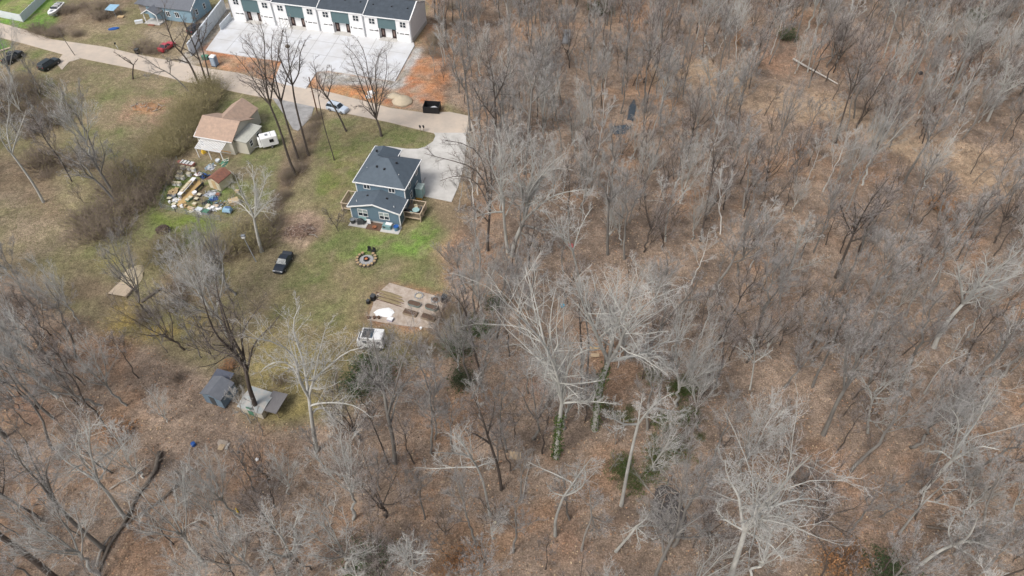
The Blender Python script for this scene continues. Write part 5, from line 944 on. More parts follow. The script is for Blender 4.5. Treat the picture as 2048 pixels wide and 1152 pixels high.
 ((1908, 812), [(1935, 778), (1961, 748), (1985, 725)], [[(1985, 725), (2006, 706), (2030, 660), (2046, 618)], [(1995, 718), (2005, 690), (2000, 660)], [(1961, 748), (1985, 752), (2010, 745)]], 'grey', 'long grey leaning tree at the right edge, below middle height', .27, 1.0),
 ((1866, 698), [(1878, 668), (1900, 636), (1926, 608)], [[(1926, 608), (1961, 576), (1986, 540), (2023, 520), (2046, 495)], [(1961, 576), (1975, 545), (1970, 510)], [(1940, 597), (1920, 560), (1915, 530)], [(1975, 560), (2010, 560), (2046, 545)], [(1950, 590), (1975, 598), (1990, 592)]], 'pale', 'great pale crowned tree at the middle of the right edge', .38, 1.4),
 ((1621, 698), [(1632, 678), (1643, 656), (1655, 635)], [[(1655, 635), (1661, 613), (1672, 580)], [(1655, 635), (1645, 610), (1640, 585)]], 'dark', 'dark straight trunk, left one of two in the middle of the right woods', .24, 1.0),
 ((1664, 688), [(1675, 665), (1686, 646), (1695, 630)], [[(1695, 630), (1701, 613), (1712, 585)], [(1695, 630), (1680, 605), (1670, 600)]], 'dark', 'dark straight trunk, right one of two in the middle of the right woods', .24, 1.0),
 ((1673, 552), [(1685, 520), (1696, 495), (1706, 470)], [[(1706, 470), (1726, 428), (1743, 398), (1776, 358)], [(1706, 470), (1712, 430), (1708, 400)], [(1700, 485), (1725, 475), (1755, 460)], [(1715, 450), (1745, 430), (1775, 420)], [(1706, 470), (1690, 440), (1680, 410)]], 'brown', 'broad brown tree near the centre of the right woods', .3, 1.3),
 ((1580, 545), [(1586, 522), (1591, 505), (1598, 485)], [[(1598, 485), (1613, 450), (1625, 430)], [(1592, 500), (1600, 460), (1590, 440)], [(1590, 540), (1620, 530), (1650, 515)], [(1595, 492), (1620, 478), (1645, 470)]], 'pale', 'pale fan shaped tree left of the broad brown tree', .22, 1.2),
 ((1672, 286), [(1680, 255), (1688, 225), (1699, 190)], [[(1699, 190), (1703, 170), (1698, 145), (1691, 120)], [(1699, 190), (1706, 178), (1725, 155), (1743, 140)], [(1699, 190), (1712, 165), (1720, 130)]], 'dark', 'dark slender tree with a pale fan of branches, upper right', .24, 1.0),
 ((1750, 278), [(1762, 258), (1773, 240), (1785, 227)], [[(1785, 227), (1796, 215), (1803, 190), (1815, 165)], [(1785, 227), (1800, 222), (1830, 195)], [(1775, 240), (1772, 210), (1780, 185)]], 'grey', 'grey tree right of the dark slender one, upper right', .25, 1.1),
 ((1975, 242), [(1983, 222), (1991, 205), (2000, 188)], [[(2000, 188), (2011, 168), (2030, 140), (2046, 118)], [(2000, 188), (2012, 150), (2015, 120)], [(2005, 180), (2035, 170), (2060, 155)]], 'pale', 'stout pale tree at the upper right edge', .34, 1.2),
 ((1926, 226), [(1931, 200), (1936, 185), (1948, 155)], [[(1948, 155), (1961, 125), (1966, 100), (1960, 80)], [(1950, 150), (1975, 130), (1990, 110)]], 'dark', 'dark curving trunk left of the stout pale tree, upper right', .2, .9),
 ((1898, 198), [(1908, 172), (1918, 150), (1930, 118)], [[(1930, 118), (1945, 80), (1958, 50), (1962, 20), (1960, -10)], [(1950, 65), (1940, 35), (1935, 10)], [(1955, 55), (1980, 35), (1995, 10)], [(1935, 110), (1960, 85), (1985, 70)]], 'pale', 'big pale crowned tree near the top right corner', .36, 1.3),
 ((1822, 167), [(1835, 135), (1848, 108), (1856, 85)], [[(1856, 85), (1863, 63), (1873, 35), (1900, 10)], [(1860, 75), (1850, 45), (1840, 20)], [(1866, 55), (1890, 45), (1915, 38)]], 'pale', 'pale tree with an open crown left of the big pale crowned one, top right', .28, 1.1),
 ((1766, 116), [(1775, 90), (1783, 65), (1792, 35)], [[(1792, 35), (1801, 0), (1808, -40)], [(1792, 35), (1785, 10), (1780, -20)]], 'pale', 'straight white trunk at the top edge of the upper right woods', .22, 1.0),
 ((1616, 142), [(1620, 120), (1625, 95), (1633, 62)], [[(1633, 62), (1640, 40), (1645, 20)], [(1625, 95), (1640, 88), (1655, 75)]], 'pale', 'dead white snag crossing the fallen white log', .2, .5),
 ((1429, 268), [(1439, 218), (1448, 195), (1454, 180)], [[(1454, 180), (1469, 145), (1478, 125)], [(1450, 190), (1470, 175), (1485, 168)], [(1454, 180), (1450, 150), (1460, 130)]], 'pale', 'white birch leaning right, top centre right', .17, .9),
 ((1433, 238), [(1421, 213), (1420, 185), (1419, 160)], [[(1419, 160), (1406, 125), (1398, 105)], [(1419, 165), (1440, 150), (1455, 140)], [(1412, 140), (1415, 115), (1420, 95)]], 'pale', 'pale forked tree starting at the foot of the white birch', .2, .9),
 ((87, 404), [(70, 372), (42, 332), (24, 308)], [[(24, 308), (7, 288), (-5, 260), (-10, 225)], [(24, 308), (12, 260), (20, 220), (15, 190)], [(30, 315), (35, 270), (50, 230)]], 'pale', 'tall leaning pale trunk at the left edge above the tan field', .27, 1.1),
 ((244, 418), [(225, 396), (204, 372), (188, 358)], [[(188, 358), (173, 351), (162, 330), (150, 300), (136, 290)], [(188, 358), (170, 330), (140, 320), (110, 300)], [(190, 360), (165, 352), (120, 345)]], 'grey', 'leaning grey trunk in the left hedgerow, lower of the pair', .28, 1.1),
 ((232, 400), [(220, 375), (206, 353), (195, 335)], [[(195, 335), (187, 320), (162, 297), (150, 270)], [(195, 335), (185, 300), (190, 265)], [(200, 345), (210, 310), (200, 280)]], 'grey', 'leaning grey trunk in the left hedgerow, upper of the pair', .28, 1.1),
 ((591, 350), [(575, 311), (561, 260), (540, 210)], [[(540, 210), (531, 164), (529, 112), (530, 70), (520, 45)], [(540, 210), (520, 180), (495, 140), (470, 110)], [(535, 185), (550, 140), (560, 100), (565, 60)], [(536, 190), (500, 170), (478, 160)], [(531, 150), (510, 100), (490, 80)]], 'brown', 'tall brown tree behind the tan house with its crown over the forecourt', .3, 1.0),
 ((598, 322), [(584, 278), (572, 240), (562, 204)], [[(562, 204), (550, 152), (541, 112), (545, 70)], [(560, 195), (575, 150), (590, 110), (600, 80)], [(555, 175), (530, 150), (505, 120), (485, 95)], [(562, 204), (545, 175), (520, 165)]], 'brown', 'second tall brown tree, right beside the one behind the tan house', .3, 1.0),
 ((617, 310), [(603, 257), (589, 203), (585, 170)], [[(585, 170), (578, 131), (576, 94), (570, 55)], [(585, 170), (600, 145), (598, 110), (612, 80)], [(580, 140), (555, 110), (560, 80)], [(586, 180), (570, 160), (562, 140)]], 'dark', 'dark tall tree carrying a round nest in front of the forecourt', .27, .9),
 ((669, 320), [(655, 275), (645, 240), (637, 195)], [[(637, 195), (634, 164), (627, 122)], [(637, 195), (650, 160), (655, 130)]], 'dark', 'thin dark trunk standing on the lawn edge left of the blue house', .13, .6),
 ((693, 262), [(680, 235), (667, 211), (655, 195)], [[(655, 195), (648, 185), (634, 162), (628, 130)], [(655, 195), (665, 160), (662, 130)], [(660, 200), (640, 180), (618, 175)]], 'brown', 'leaning tree in front of the silver SUV', .24, .9),
 ((763, 272), [(758, 250), (753, 238)], [[(754, 240), (744, 220), (732, 195), (723, 172), (711, 140), (700, 110)], [(755, 241), (752, 207), (744, 175), (735, 146), (730, 100), (715, 80)], [(756, 241), (754, 199), (752, 165), (749, 130), (765, 95)], [(744, 220), (725, 210), (707, 214)], [(754, 200), (768, 170), (775, 140), (772, 105)], [(735, 146), (720, 120), (700, 95), (690, 90)]], 'brown', 'spreading brown tree at the road in front of the forecourt right end', .32, 1.1),
 ((403, 178), [(390, 150), (377, 122), (362, 105)], [[(362, 105), (349, 94), (340, 68), (328, 35), (330, 5)], [(365, 108), (370, 80), (385, 50), (390, 20)], [(377, 122), (350, 118), (330, 125)]], 'brown', 'leftmost of three tall trunks at the road bend', .3, .9),
 ((417, 175), [(407, 145), (398, 117), (390, 95)], [[(390, 95), (384, 80), (373, 54), (360, 30)], [(392, 100), (400, 70), (395, 40)], [(398, 117), (375, 100), (355, 92)]], 'dark', 'middle one of three tall trunks at the road bend', .25, .8),
 ((424, 176), [(416, 145), (410, 117), (402, 90)], [[(402, 90), (396, 70), (392, 35)], [(402, 90), (412, 60), (415, 30)]], 'dark', 'right one of three tall trunks at the road bend', .22, .8),
 ((389, 194), [(368, 172), (347, 152), (330, 142)], [[(330, 142), (316, 136), (291, 117), (275, 110)], [(330, 142), (310, 145), (290, 155)], [(345, 150), (340, 125), (325, 110)]], 'grey', 'low leaning grey tree below the road bend', .2, .9),
 ((265, 158), [(265, 145), (267, 130)], [[(267, 130), (258, 124), (248, 119), (238, 110), (227, 104)], [(267, 130), (272, 122), (276, 118)], [(262, 127), (255, 118), (245, 113)]], 'dark', 'short dark broken tree at the lower road edge', .22, .5),
 ((523, 503), [(514, 467), (510, 448), (508, 436)], [[(508, 436), (500, 415), (493, 405), (481, 381), (470, 350)], [(508, 436), (514, 391), (507, 363), (505, 330)], [(510, 440), (530, 410), (550, 395)], [(505, 425), (480, 405), (455, 400)], [(512, 430), (525, 380), (535, 345)]], 'pale', 'smooth pale trunk beside the lamp post behind the dark sedan', .36, 1.0),
 ((677, 462), [(672, 452)], [[(674, 456), (668, 447), (660, 437), (652, 420)], [(674, 456), (676, 440), (677, 428)], [(674, 454), (685, 435), (690, 420)]], 'brown', 'small three stemmed shrub tree on the lawn left of the blue house', .1, 1.0),
 ((210, 1100), [(180, 1074), (150, 1049), (112, 1009)], [[(112, 1009), (72, 956), (42, 931), (32, 899)], [(80, 965), (60, 915), (50, 880)], [(100, 990), (90, 950), (100, 915)]], 'grey', 'long mossy trunk leaning left in the lower left woods', .3, 1.0),
 ((252, 1037), [(235, 1015), (220, 991), (197, 964)], [[(197, 964), (180, 941), (162, 921), (150, 890), (155, 864)], [(165, 925), (120, 915), (113, 890)], [(165, 925), (178, 895), (180, 860), (178, 830)], [(185, 945), (225, 915), (255, 880)]], 'pale', 'pale topped trunk rising left from the fallen trunks, lower left', .27, 1.1),
 ((120, 1165), [(50, 1106), (0, 1072), (-50, 1035)], [[(-50, 1035), (-110, 980), (-150, 920)], [(-50, 1035), (-60, 980), (-60, 920)]], 'dark', 'thick mossy trunk slanting out of the bottom left corner', .42, 1.0),
 ((84, 1040), [(60, 1022), (37, 1011), (5, 990)], [[(5, 990), (-20, 965), (-40, 930)], [(5, 990), (10, 950), (5, 910)]], 'brown', 'slimmer brown trunk slanting out at the left edge, lower left', .2, .9),
 ((980, 1030), [(974, 1000), (966, 960), (954, 934)], [[(954, 934), (937, 909), (900, 906), (865, 905)], [(950, 928), (900, 935), (870, 938), (832, 934)], [(945, 920), (925, 885), (910, 865)], [(956, 937), (975, 925), (985, 935)]], 'pale', 'pale crooked low tree left of the ivy clad trunk', .2, 1.1),
 ((1003, 978), [(998, 940), (985, 900), (975, 870)], [[(975, 870), (965, 835), (950, 800)], [(975, 870), (985, 835), (990, 800)], [(980, 885), (955, 870), (930, 860)]], 'brown', 'straight brown tree behind the pale crooked low tree', .24, 1.1),
 ((572, 1165), [(575, 1140), (580, 1115)], [[(580, 1115), (570, 1085), (545, 1050), (530, 1030)], [(580, 1115), (590, 1090), (588, 1050), (600, 1020)], [(578, 1120), (550, 1110), (515, 1100)], [(582, 1110), (610, 1075), (625, 1050)]], 'pale', 'pale many branched tree at the bottom edge, left of centre', .26, 1.2),
 ((820, 1190), [(822, 1160), (824, 1145)], [[(824, 1145), (810, 1120), (800, 1100)], [(824, 1145), (845, 1115), (850, 1090)], [(824, 1145), (826, 1110), (815, 1085)]], 'pale', 'pale broad shrubby tree at the bottom edge, centre left', .22, 1.2),
 ((960, 740), [(948, 700), (941, 665), (935, 640)], [[(935, 640), (925, 610), (908, 592), (903, 580)], [(935, 640), (928, 600), (918, 570)], [(940, 660), (955, 620), (960, 590)]], 'brown', 'brown tree directly right of the garden plot', .2, 1.0),
 ((1216, 508), [(1215, 470), (1216, 430), (1218, 405)], [[(1218, 405), (1208, 375), (1198, 362)], [(1218, 405), (1235, 385), (1260, 370)], [(1218, 400), (1222, 370), (1215, 340)]], 'grey', 'upright grey tree in the woods above the coral red bundle', .26, 1.1),
 ((1332, 480), [(1331, 455), (1335, 430), (1340, 410)], [[(1340, 410), (1345, 385), (1355, 360)], [(1338, 420), (1360, 395), (1375, 375)], [(1338, 420), (1325, 390), (1320, 360)]], 'pale', 'whitish upright tree at the centre of the woods', .2, 1.1),
 ((1402, 480), [(1410, 430), (1418, 390), (1424, 350)], [[(1424, 350), (1428, 310), (1425, 280)], [(1424, 350), (1440, 320), (1450, 300)]], 'dark', 'long dark straight trunk right of the centre of the woods', .2, 1.0),
 ((1300, 690), [(1318, 660), (1345, 625), (1370, 600)], [[(1370, 600), (1390, 575), (1400, 545)], [(1370, 600), (1395, 600), (1420, 585)]], 'grey', 'grey leaning trunk right of the largest sycamore', .18, 1.0),
 ((1500, 780), [(1505, 750), (1508, 725)], [[(1508, 725), (1490, 705), (1475, 695)], [(1508, 725), (1530, 710), (1545, 700)], [(1508, 725), (1510, 700), (1500, 680)]], 'pale', 'little whitish tree with flat crown right of the green vines', .15, 1.0),
 ((1640, 1160), [(1650, 1140), (1655, 1110)], [[(1655, 1110), (1640, 1080), (1620, 1060)], [(1655, 1110), (1680, 1085), (1700, 1075)]], 'brown', 'brown sapling over the copper leaves at the bottom right', .12, 1.0),
 ((1048, 350), [(1055, 290), (1060, 230), (1064, 180)], [[(1064, 180), (1080, 130), (1090, 95)], [(1064, 180), (1050, 140), (1045, 100)], [(1060, 210), (1090, 180), (1110, 160)], [(1060, 230), (1030, 200), (1015, 170)]], 'grey', 'tall grey tree in the woods right of the driveway', .3, 1.2),
 ((985, 330), [(990, 280), (992, 240), (990, 200)], [[(990, 200), (985, 150), (975, 110)], [(990, 200), (1010, 160), (1020, 120)], [(990, 230), (960, 200), (945, 170)]], 'brown', 'tall brown tree at the end of the road', .3, 1.2),
 ((940, 262), [(938, 225), (934, 190), (930, 150)], [[(930, 150), (925, 110), (920, 80)], [(930, 150), (945, 115), (955, 90)], [(932, 180), (910, 150), (900, 125)]], 'grey', 'grey tree at the corner where road meets woods', .26, 1.2),
]
for i, h in enumerate(HER):
    hero(h[0], h[1], h[2], h[3], h[4], h[5], h[6]*(1.25 if h[6] >= 1.2 else 1.05), seed=100+i, ivy=h[7] if len(h) > 7 else None)
# nest
p = GY(575, 93, G(617, 310).y); o = obj('bird_nest', MB().lathe([(.1, -.3), (.38, -.1), (.42, .1), (.3, .25), (.1, .15)], sides=12, jit=.12), M_brk); o.location = p; tag(o, 'dark round nest high in the tree in front of the forecourt', 'nest')
# ---- fallen trunks
def flog(label, pts, r, m, seed=1, z=.25, name='fallen_log', stubs=5):
    rg = random.Random(seed); P = [GH(*q) for q in pts]; o = P[0].copy(); t = thing(name, label, 'fallen log', o); n = len(P)
    Q = [p-o+Vector((0, 0, z+rg.uniform(-.05, .1))) for p in P]; obj('trunk', MB().tube(Q, [r*(1-.6*i/(n-1))*rg.uniform(.9, 1.1) for i in range(n)], 8), m, t, smooth=True)
    mb = MB()
    for i in range(stubs):
        k = rg.randrange(n-1); a = Q[k].lerp(Q[k+1], rg.random()); d = Vector((rg.uniform(-1, 1), rg.uniform(-1, 1), rg.uniform(.1, .7)))*rg.uniform(.6, 1.8); mb.tube([a, a+d*.5+Vector((0, 0, .1)), a+d], [r*.3, r*.2, r*.08], 5)
    if stubs: obj('stubs', mb, m, t)
flog('large dark fallen trunk running down to the bottom edge, lower left', [(320, 906), (317, 925), (314, 942), (295, 972), (275, 996), (262, 1030), (240, 1069), (222, 1096), (200, 1145), (190, 1170)], .3, M_brk, 1)
flog('long thin grey fallen trunk crossing the larger one, lower left', [(362, 971), (335, 996), (310, 1014), (270, 1040), (230, 1075), (205, 1092)], .18, M_brk, 2)
flog('pale peeled branch curving down beside the thin grey log', [(352, 946), (362, 958), (367, 975), (368, 995), (371, 1016)], .12, M_logp, 3, stubs=2)
flog('pale splintered log lying along the large dark trunk', [(198, 1138), (205, 1110), (213, 1096), (225, 1078)], .2, M_logp, 4, .5, stubs=2)
flog('pale broken branch above the large dark fallen trunk', [(222, 981), (245, 969), (270, 960), (290, 940), (300, 934)], .1, M_logp, 5, stubs=2)
flog('bleached white fallen log in the upper right woods', [(1585, 122), (1605, 132), (1630, 144), (1655, 158), (1675, 169)], .24, mat('bleached_log', (.6, .57, .52), .9, .12, 3), 6, .5, stubs=2)
flog('grey fallen branch left of the pale tree, lower left', [(190, 928), (215, 908), (240, 890), (262, 872)], .12, M_logp, 7)
flog('dark curved branch on the leaves, lower left', [(382, 1050), (398, 1045), (412, 1053), (422, 1064)], .09, M_brk, 8, stubs=1)
flog('dark fallen pole at the bottom, left of centre', [(610, 1080), (640, 1066), (668, 1048)], .11, M_brk, 9, stubs=1)
flog('second dark fallen pole under the first at the bottom', [(670, 1088), (700, 1080), (745, 1071)], .1, M_brk, 10, stubs=1)
flog('thin pale pole leaning on the ground left of the ivy clad trunk', [(1045, 1000), (1052, 960), (1061, 925), (1068, 893)], .09, M_logp, 11, stubs=0)
flog('dark fallen log near the top right corner', [(1640, 118), (1665, 112), (1680, 108)], .14, M_brk, 12)
flog('short dark fallen log at the lower right', [(1855, 1052), (1880, 1056), (1900, 1060)], .16, M_brk, 13, stubs=2)
flog('pale horizontal fallen trunk left of the ivy clad trees', [(1002, 697), (1030, 693), (1060, 691)], .14, M_logp, 14, stubs=1)
# ---- generic bare trees: prototypes then copies
def proto_geo(seed, Hh, spread, fork, n, r0):
    """fork<.45: limbs part low; else one straight leader with limbs along its upper part"""
    rg = np.random.RandomState(seed); k = 12; T = np.zeros((k, 3)); hz = Hh*(fork if fork < .45 else .93); T[:, 2] = np.linspace(-.3, hz, k); T[1:, :2] = np.cumsum(rg.normal(size=(k-1, 2))*.011*Hh, 0); Ls = []; Rs = []
    for j in range(n):
        a = 2.4*j+rg.rand()*.9
        if fork < .45:
            s = T[int((k-1)*(.6+.4*rg.rand()))]; top = Hh*(.75+.25*rg.rand()) if j else Hh; sp = spread*(.35+.65*rg.rand()) if j else spread*.15; r = r0*.55
        else:
            f = .42+.56*(j+rg.rand())/n; s = T[min(k-1, int((k-1)*f))]; sp = spread*(1.25-f)*(.7+.5*rg.rand()); top = s[2]+sp*(1.0+rg.rand()*1.1); r = r0*.42*(1.3-f)
        e = np.array([s[0]+math.cos(a)*sp, s[1]+math.sin(a)*sp, top]); m1 = s+(e-s)*.35+np.array([math.cos(a), math.sin(a), -.2])*sp*.1; m2 = s+(e-s)*.7+rg.normal(size=3)*.025*Hh
        Q = resample([s, m1, m2, e], 7); Ls.append(Q); Rs.append(np.linspace(max(r, .035), .02, 7))
    return T, np.linspace(r0*1.2, r0*(.7 if fork < .45 else .18), k), Ls, Rs, rg
def proto(seed, Hh, spread, tone, fork=.45, n=7, r0=.22, name='bare_tree', **kw):
    T, TR, Ls, Rs, rg = proto_geo(seed, Hh, spread, fork, n, r0)
    kw = dict(dict(ang=37, up=.24, wander=.1, l2=.42, l3=.5, m2=7, m3=6, m4=6, m5=2, tw=.0095), **kw)
    return build_tree(name, [T], [TR], Ls, Rs, tone, 'proto', 'tree', (0, 0, -500), rg, 1.0, None, None, **kw)
tones = ['grey', 'brown', 'pale', 'grey', 'brown', 'brown', 'pale', 'grey', 'white', 'grey']
PT = [proto(500+i, (17, 15, 16, 20, 14, 19, 14, 16, 17, 21)[i], (4.4, 4.8, 4.4, 4.3, 3.9, 3.6, 4.3, 5.0, 3.6, 4.4)[i], tones[i], (.6, .38, .42, .6, .6, .7, .3, .36, .6, .65)[i], (9, 6, 6, 10, 8, 9, 6, 6, 8, 10)[i], (.17, .15, .16, .19, .12, .15, .14, .18, .13, .2)[i]) for i in range(10)]
SP = [proto(600+i, (7, 6, 9, 5.5)[i], (1.5, 1.9, 1.4, 2.0)[i], ('grey', 'brown', 'grey', 'brown')[i], (.6, .25, .6, .2)[i], (6, 5, 7, 5)[i], (.05, .05, .06, .05)[i], 'sapling', m2=4, m3=4, m4=4, m5=2) for i in range(4)]
rg = np.random.RandomState(11)
occ = [tuple(G(*h[0]))[:2] for h in HER]
KEEP = [ell(1340, 1030, 40, 60), ell(1230, 262, 40, 20), ell(1133, 80, 20, 30)]
def ok(x, y, dmin, lst):
    for (a, b) in lst:
        if (a-x)**2+(b-y)**2 < dmin*dmin: return False
    return True
def place(n, dmin, polys, lst, thin=None, tries=40000, bx=(-150, 150, 22, 205)):
    out = []
    for _ in range(tries):
        if len(out) >= n: break
        x = rg.uniform(bx[0], bx[1]); y = rg.uniform(bx[2], bx[3]); px, py = projn(x, y, 0); inside = -170 < px < 2220 and -190 < py < 1330
        if not inside or not any(bool(inpoly(px, py, P)) for P in polys) or any(bool(inpoly(px, py, P)) for P in KEEP): continue
        if thin is not None and rg.rand() > thin(px, py): continue
        if not ok(x, y, dmin, lst): continue
        out.append((x, y, px, py)); lst.append((x, y))
    return out
def thin(px, py):
    v = 1.0
    for (cx, cy, r, a) in ((1090, 770, 70, .2), (330, 1010, 170, .25), (1760, 1000, 150, .45), (1600, 90, 80, .5), (1700, 240, 90, .5), (1950, 340, 90, .5), (950, 480, 60, .1), (1150, 1060, 120, .35), (860, 690, 60, .3), (760, 780, 110, .04), (480, 880, 90, .08), (1060, 480, 90, .2), (1240, 620, 100, .3), (610, 860, 80, .1), (640, 760, 90, 0), (1340, 900, 80, .6), (250, 630, 85, .02), (258, 700, 75, .08), (330, 560, 60, .1), (130, 600, 50, .5), (1400, 190, 60, .25), (1560, 235, 70, .25), (1700, 275, 80, .25), (1850, 335, 80, .25), (1990, 395, 80, .25), (1700, 120, 120, .5), (1330, 60, 60, .3)):
        if (px-cx)**2+(py-cy)**2 < r*r: v = min(v, a)
    return v
def where_(px, py):
    xs = [(180, 'far left'), (420, 'left'), (760, 'left centre'), (1060, 'centre'), (1300, 'right centre'), (1520, 'mid right'), (1760, 'right'), (1930, 'outer right'), (9999, 'far right')]
    ys = [(70, 'top'), (220, 'upper'), (400, 'upper middle'), (600, 'middle'), (800, 'lower middle'), (980, 'lower'), (9999, 'bottom')]
    return next(t for l, t in xs if px < l), next(t for l, t in ys if py < l)
TN_ = {'white': 'whitish', 'pale': 'pale grey', 'grey': 'grey', 'brown': 'brown twigged', 'dark': 'dark'}
def spread(protos, spots, kind, group, smin, smax, lean, tn):
    first = set(); rows = {}
    for (x, y, px, py) in spots:
        i = int(rg.randint(len(protos))); 
        if px < 700 and py > 600 and rg.rand() < .5: i = 2 % len(protos)
        s = rg.uniform(smin, smax); size = 'tall' if s > smin+(smax-smin)*.62 else ('small' if s < smin+(smax-smin)*.3 else 'medium')
        wx_, wy_ = where_(px, py); rows.setdefault('%s %s bare %s in the %s %s woods' % (size, TN_[tn[i]], kind, wy_, wx_), []).append((i, x, y, px, py, s))
    for key, L in rows.items():
        L.sort(key=lambda q: q[3]); n = len(L)
        for j, (i, x, y, px, py, s) in enumerate(L):
            lab = key
            if n > 1: lab += ', '+(('left one' if j == 0 else 'right one') if n == 2 else ('leftmost' if j == 0 else 'rightmost' if j == n-1 else ['second', 'third', 'fourth', 'fifth', 'sixth', 'seventh', 'eighth', 'ninth', 'tenth'][min(j-1, 8)]+' from left'))
            P = protos[i]; loc = (x, y, hgt(x, y)-.05)
            if i in first: o = copy_tree(P, loc, None, lab, group)
            else: o = P; first.add(i); o.location = loc; o['label'] = lab; o['group'] = group
            o.rotation_euler = (rg.normal()*lean, rg.normal()*lean, rg.uniform(0, 6.28)); sx = s*rg.uniform(.85, 1.15); o.scale = (sx, sx, s)
    for k_, P in enumerate(protos):
        if k_ not in first: 
            for c in list(P.children): bpy.data.objects.remove(c)
            bpy.data.objects.remove(P)
MEADOW = [(150, 640), (200, 655), (300, 610), (380, 580), (470, 580), (480, 650), (420, 740), (300, 690), (180, 660)]
sp_t = place(262, 3.1, [FOREST], occ, thin)+place(25, 3.0, [LEFTWOODS], occ, thin)+place(7, 4.5, [MEADOW], occ, thin)
spread(PT, sp_t, 'tree', 'bare trees of the woods', .7, 1.12, .06, tones)
sp_s = place(225, 1.5, [FOREST], occ, lambda a, b: .35+.65*thin(a, b))+place(26, 1.6, [LEFTWOODS], occ, thin)+place(34, 1.7, [MEADOW], occ, thin)
spread(SP, sp_s, 'sapling', 'saplings under the woods', .7, 1.2, .09, ('grey', 'brown', 'grey', 'brown'))
# ---- the rest of the woods: several hundred more slender trees past the counted ones, joined
ex = place(900, 1.6, [FOREST], occ, lambda a, b: .25+.75*thin(a, b))+place(14, 1.8, [LEFTWOODS], occ)
pm_ = bpy.data.meshes.new('slender_trees'); n = len(ex); pm_.vertices.add(n)
pm_.vertices.foreach_set('co', np.array([(x, y, hgt(x, y)-.08) for x, y, _, _ in ex], np.float32).ravel())
ch_ = rg.choice([0, 1, 3, 4, 5, 6, 8, 9], n)
for nm, ty, dat in (('rot', 'FLOAT_VECTOR', np.stack([rg.normal(size=n)*.08, rg.normal(size=n)*.08, rg.uniform(0, 6.28, n)], 1)), ('scl', 'FLOAT', rg.uniform(.45, .92, n)), ('pick', 'INT', ch_)):
    at_ = pm_.attributes.new(nm, ty, 'POINT'); at_.data.foreach_set('vector' if ty == 'FLOAT_VECTOR' else 'value', np.asarray(dat, np.int32 if ty == 'INT' else np.float32).ravel())
so = bpy.data.objects.new('slender_trees', pm_); COL.objects.link(so); tag(so, kind='stuff')
ng = bpy.data.node_groups.new('tree_scatter', 'GeometryNodeTree'); ng.interface.new_socket('Geometry', in_out='INPUT', socket_type='NodeSocketGeometry'); ng.interface.new_socket('Geometry', in_out='OUTPUT', socket_type='NodeSocketGeometry')
N_ = ng.nodes.new; L_ = ng.links.new; gi = N_('NodeGroupInput'); go = N_('NodeGroupOutput'); jn = N_('GeometryNodeJoinGeometry'); L_(jn.outputs[0], go.inputs[0])
def na(nm, ty):
    q = N_('GeometryNodeInputNamedAttribute'); q.data_type = ty; q.inputs['Name'].default_value = nm; return q.outputs[0]
ra, sa, pa = na('rot', 'FLOAT_VECTOR'), na('scl', 'FLOAT'), na('pick', 'INT')
for i in sorted(set(int(q) for q in ch_)):
    j2 = N_('GeometryNodeJoinGeometry')
    for c in PT[i].children:
        oi = N_('GeometryNodeObjectInfo'); oi.transform_space = 'ORIGINAL'; oi.inputs['Object'].default_value = c; L_(oi.outputs['Geometry'], j2.inputs[0])
    g2 = N_('GeometryNodeGeometryToInstance'); L_(j2.outputs[0], g2.inputs[0]); cp = N_('FunctionNodeCompare'); cp.data_type = 'INT'; cp.operation = 'EQUAL'; L_(pa, cp.inputs[2]); cp.inputs[3].default_value = i
    ip = N_('GeometryNodeInstanceOnPoints'); L_(gi.outputs[0], ip.inputs['Points']); L_(cp.outputs[0], ip.inputs['Selection']); L_(g2.outputs[0], ip.inputs['Instance']); L_(ra, ip.inputs['Rotation']); L_(sa, ip.inputs['Scale']); L_(ip.outputs[0], jn.inputs[0])
md = so.modifiers.new('scatter', 'NODES'); md.node_group = ng
# ---- shrubs: dense fans of fine stems, some with leaves
def shrubmesh(seed, n, r, h, size=.018):
    g = np.random.RandomState(seed); c = g.normal(size=(n, 2))*r*.33; d = nrm(np.concatenate([c*1.1/r+g.normal(size=(n, 2))*.45, np.full((n, 1), 1.0)], 1)); l = h*(.45+.6*g.rand(n)); P0 = np.concatenate([c, np.zeros((n, 1))], 1)
    P1 = P0+d*l[:, None]*.55; P2 = P1+nrm(d+g.normal(size=(n, 3))*.3)*l[:, None]*.45; P = np.stack([P0, P1, P2], 1); Rr = np.tile(np.array([size*1.6, size, size*.6]), (n, 1))
    Q, RQ = children(P, Rr, 4, .3, 1, 45, .38, .5, 1, .1, .8, .2, g, size*.7); return P, Q, Rr, RQ
def shrubproto(seed, n, r, h, stem, leaf=None, nl=0, ls=.08, name='shrub'):
    P, Q, Rr, RQ = shrubmesh(seed, n, r, h); t = thing(name, 'proto', 'shrub', (0, 0, -500)); v, f = join([tubes(P, Rr, 3, True), tubes(Q, RQ, 3, True)]); link('stems', npmesh('stems', v, [f]), stem, t)
    if leaf: v, f = leafcards(np.concatenate([Q[:, 1], P[:, 2], P[:, 1]]), nl, ls, .12, np.random.RandomState(seed)); link('leaves', npmesh('leaves', v, [f]), leaf, t)
    return t
def plant(protos, spots, group, used):
    for (px, py, s, lab, k) in spots:
        P = protos[k]; loc = GH(px, py)
        if id(P) in used: o = copy_tree(P, loc, None, lab, group)
        else: o = P; used.add(id(P)); o.location = loc; o['label'] = lab; o['group'] = group
        o.rotation_euler = (0, 0, rg.uniform(0, 6.28)); o.scale = (s*rg.uniform(.85, 1.15), s*rg.uniform(.85, 1.15), s*rg.uniform(.8, 1.1))
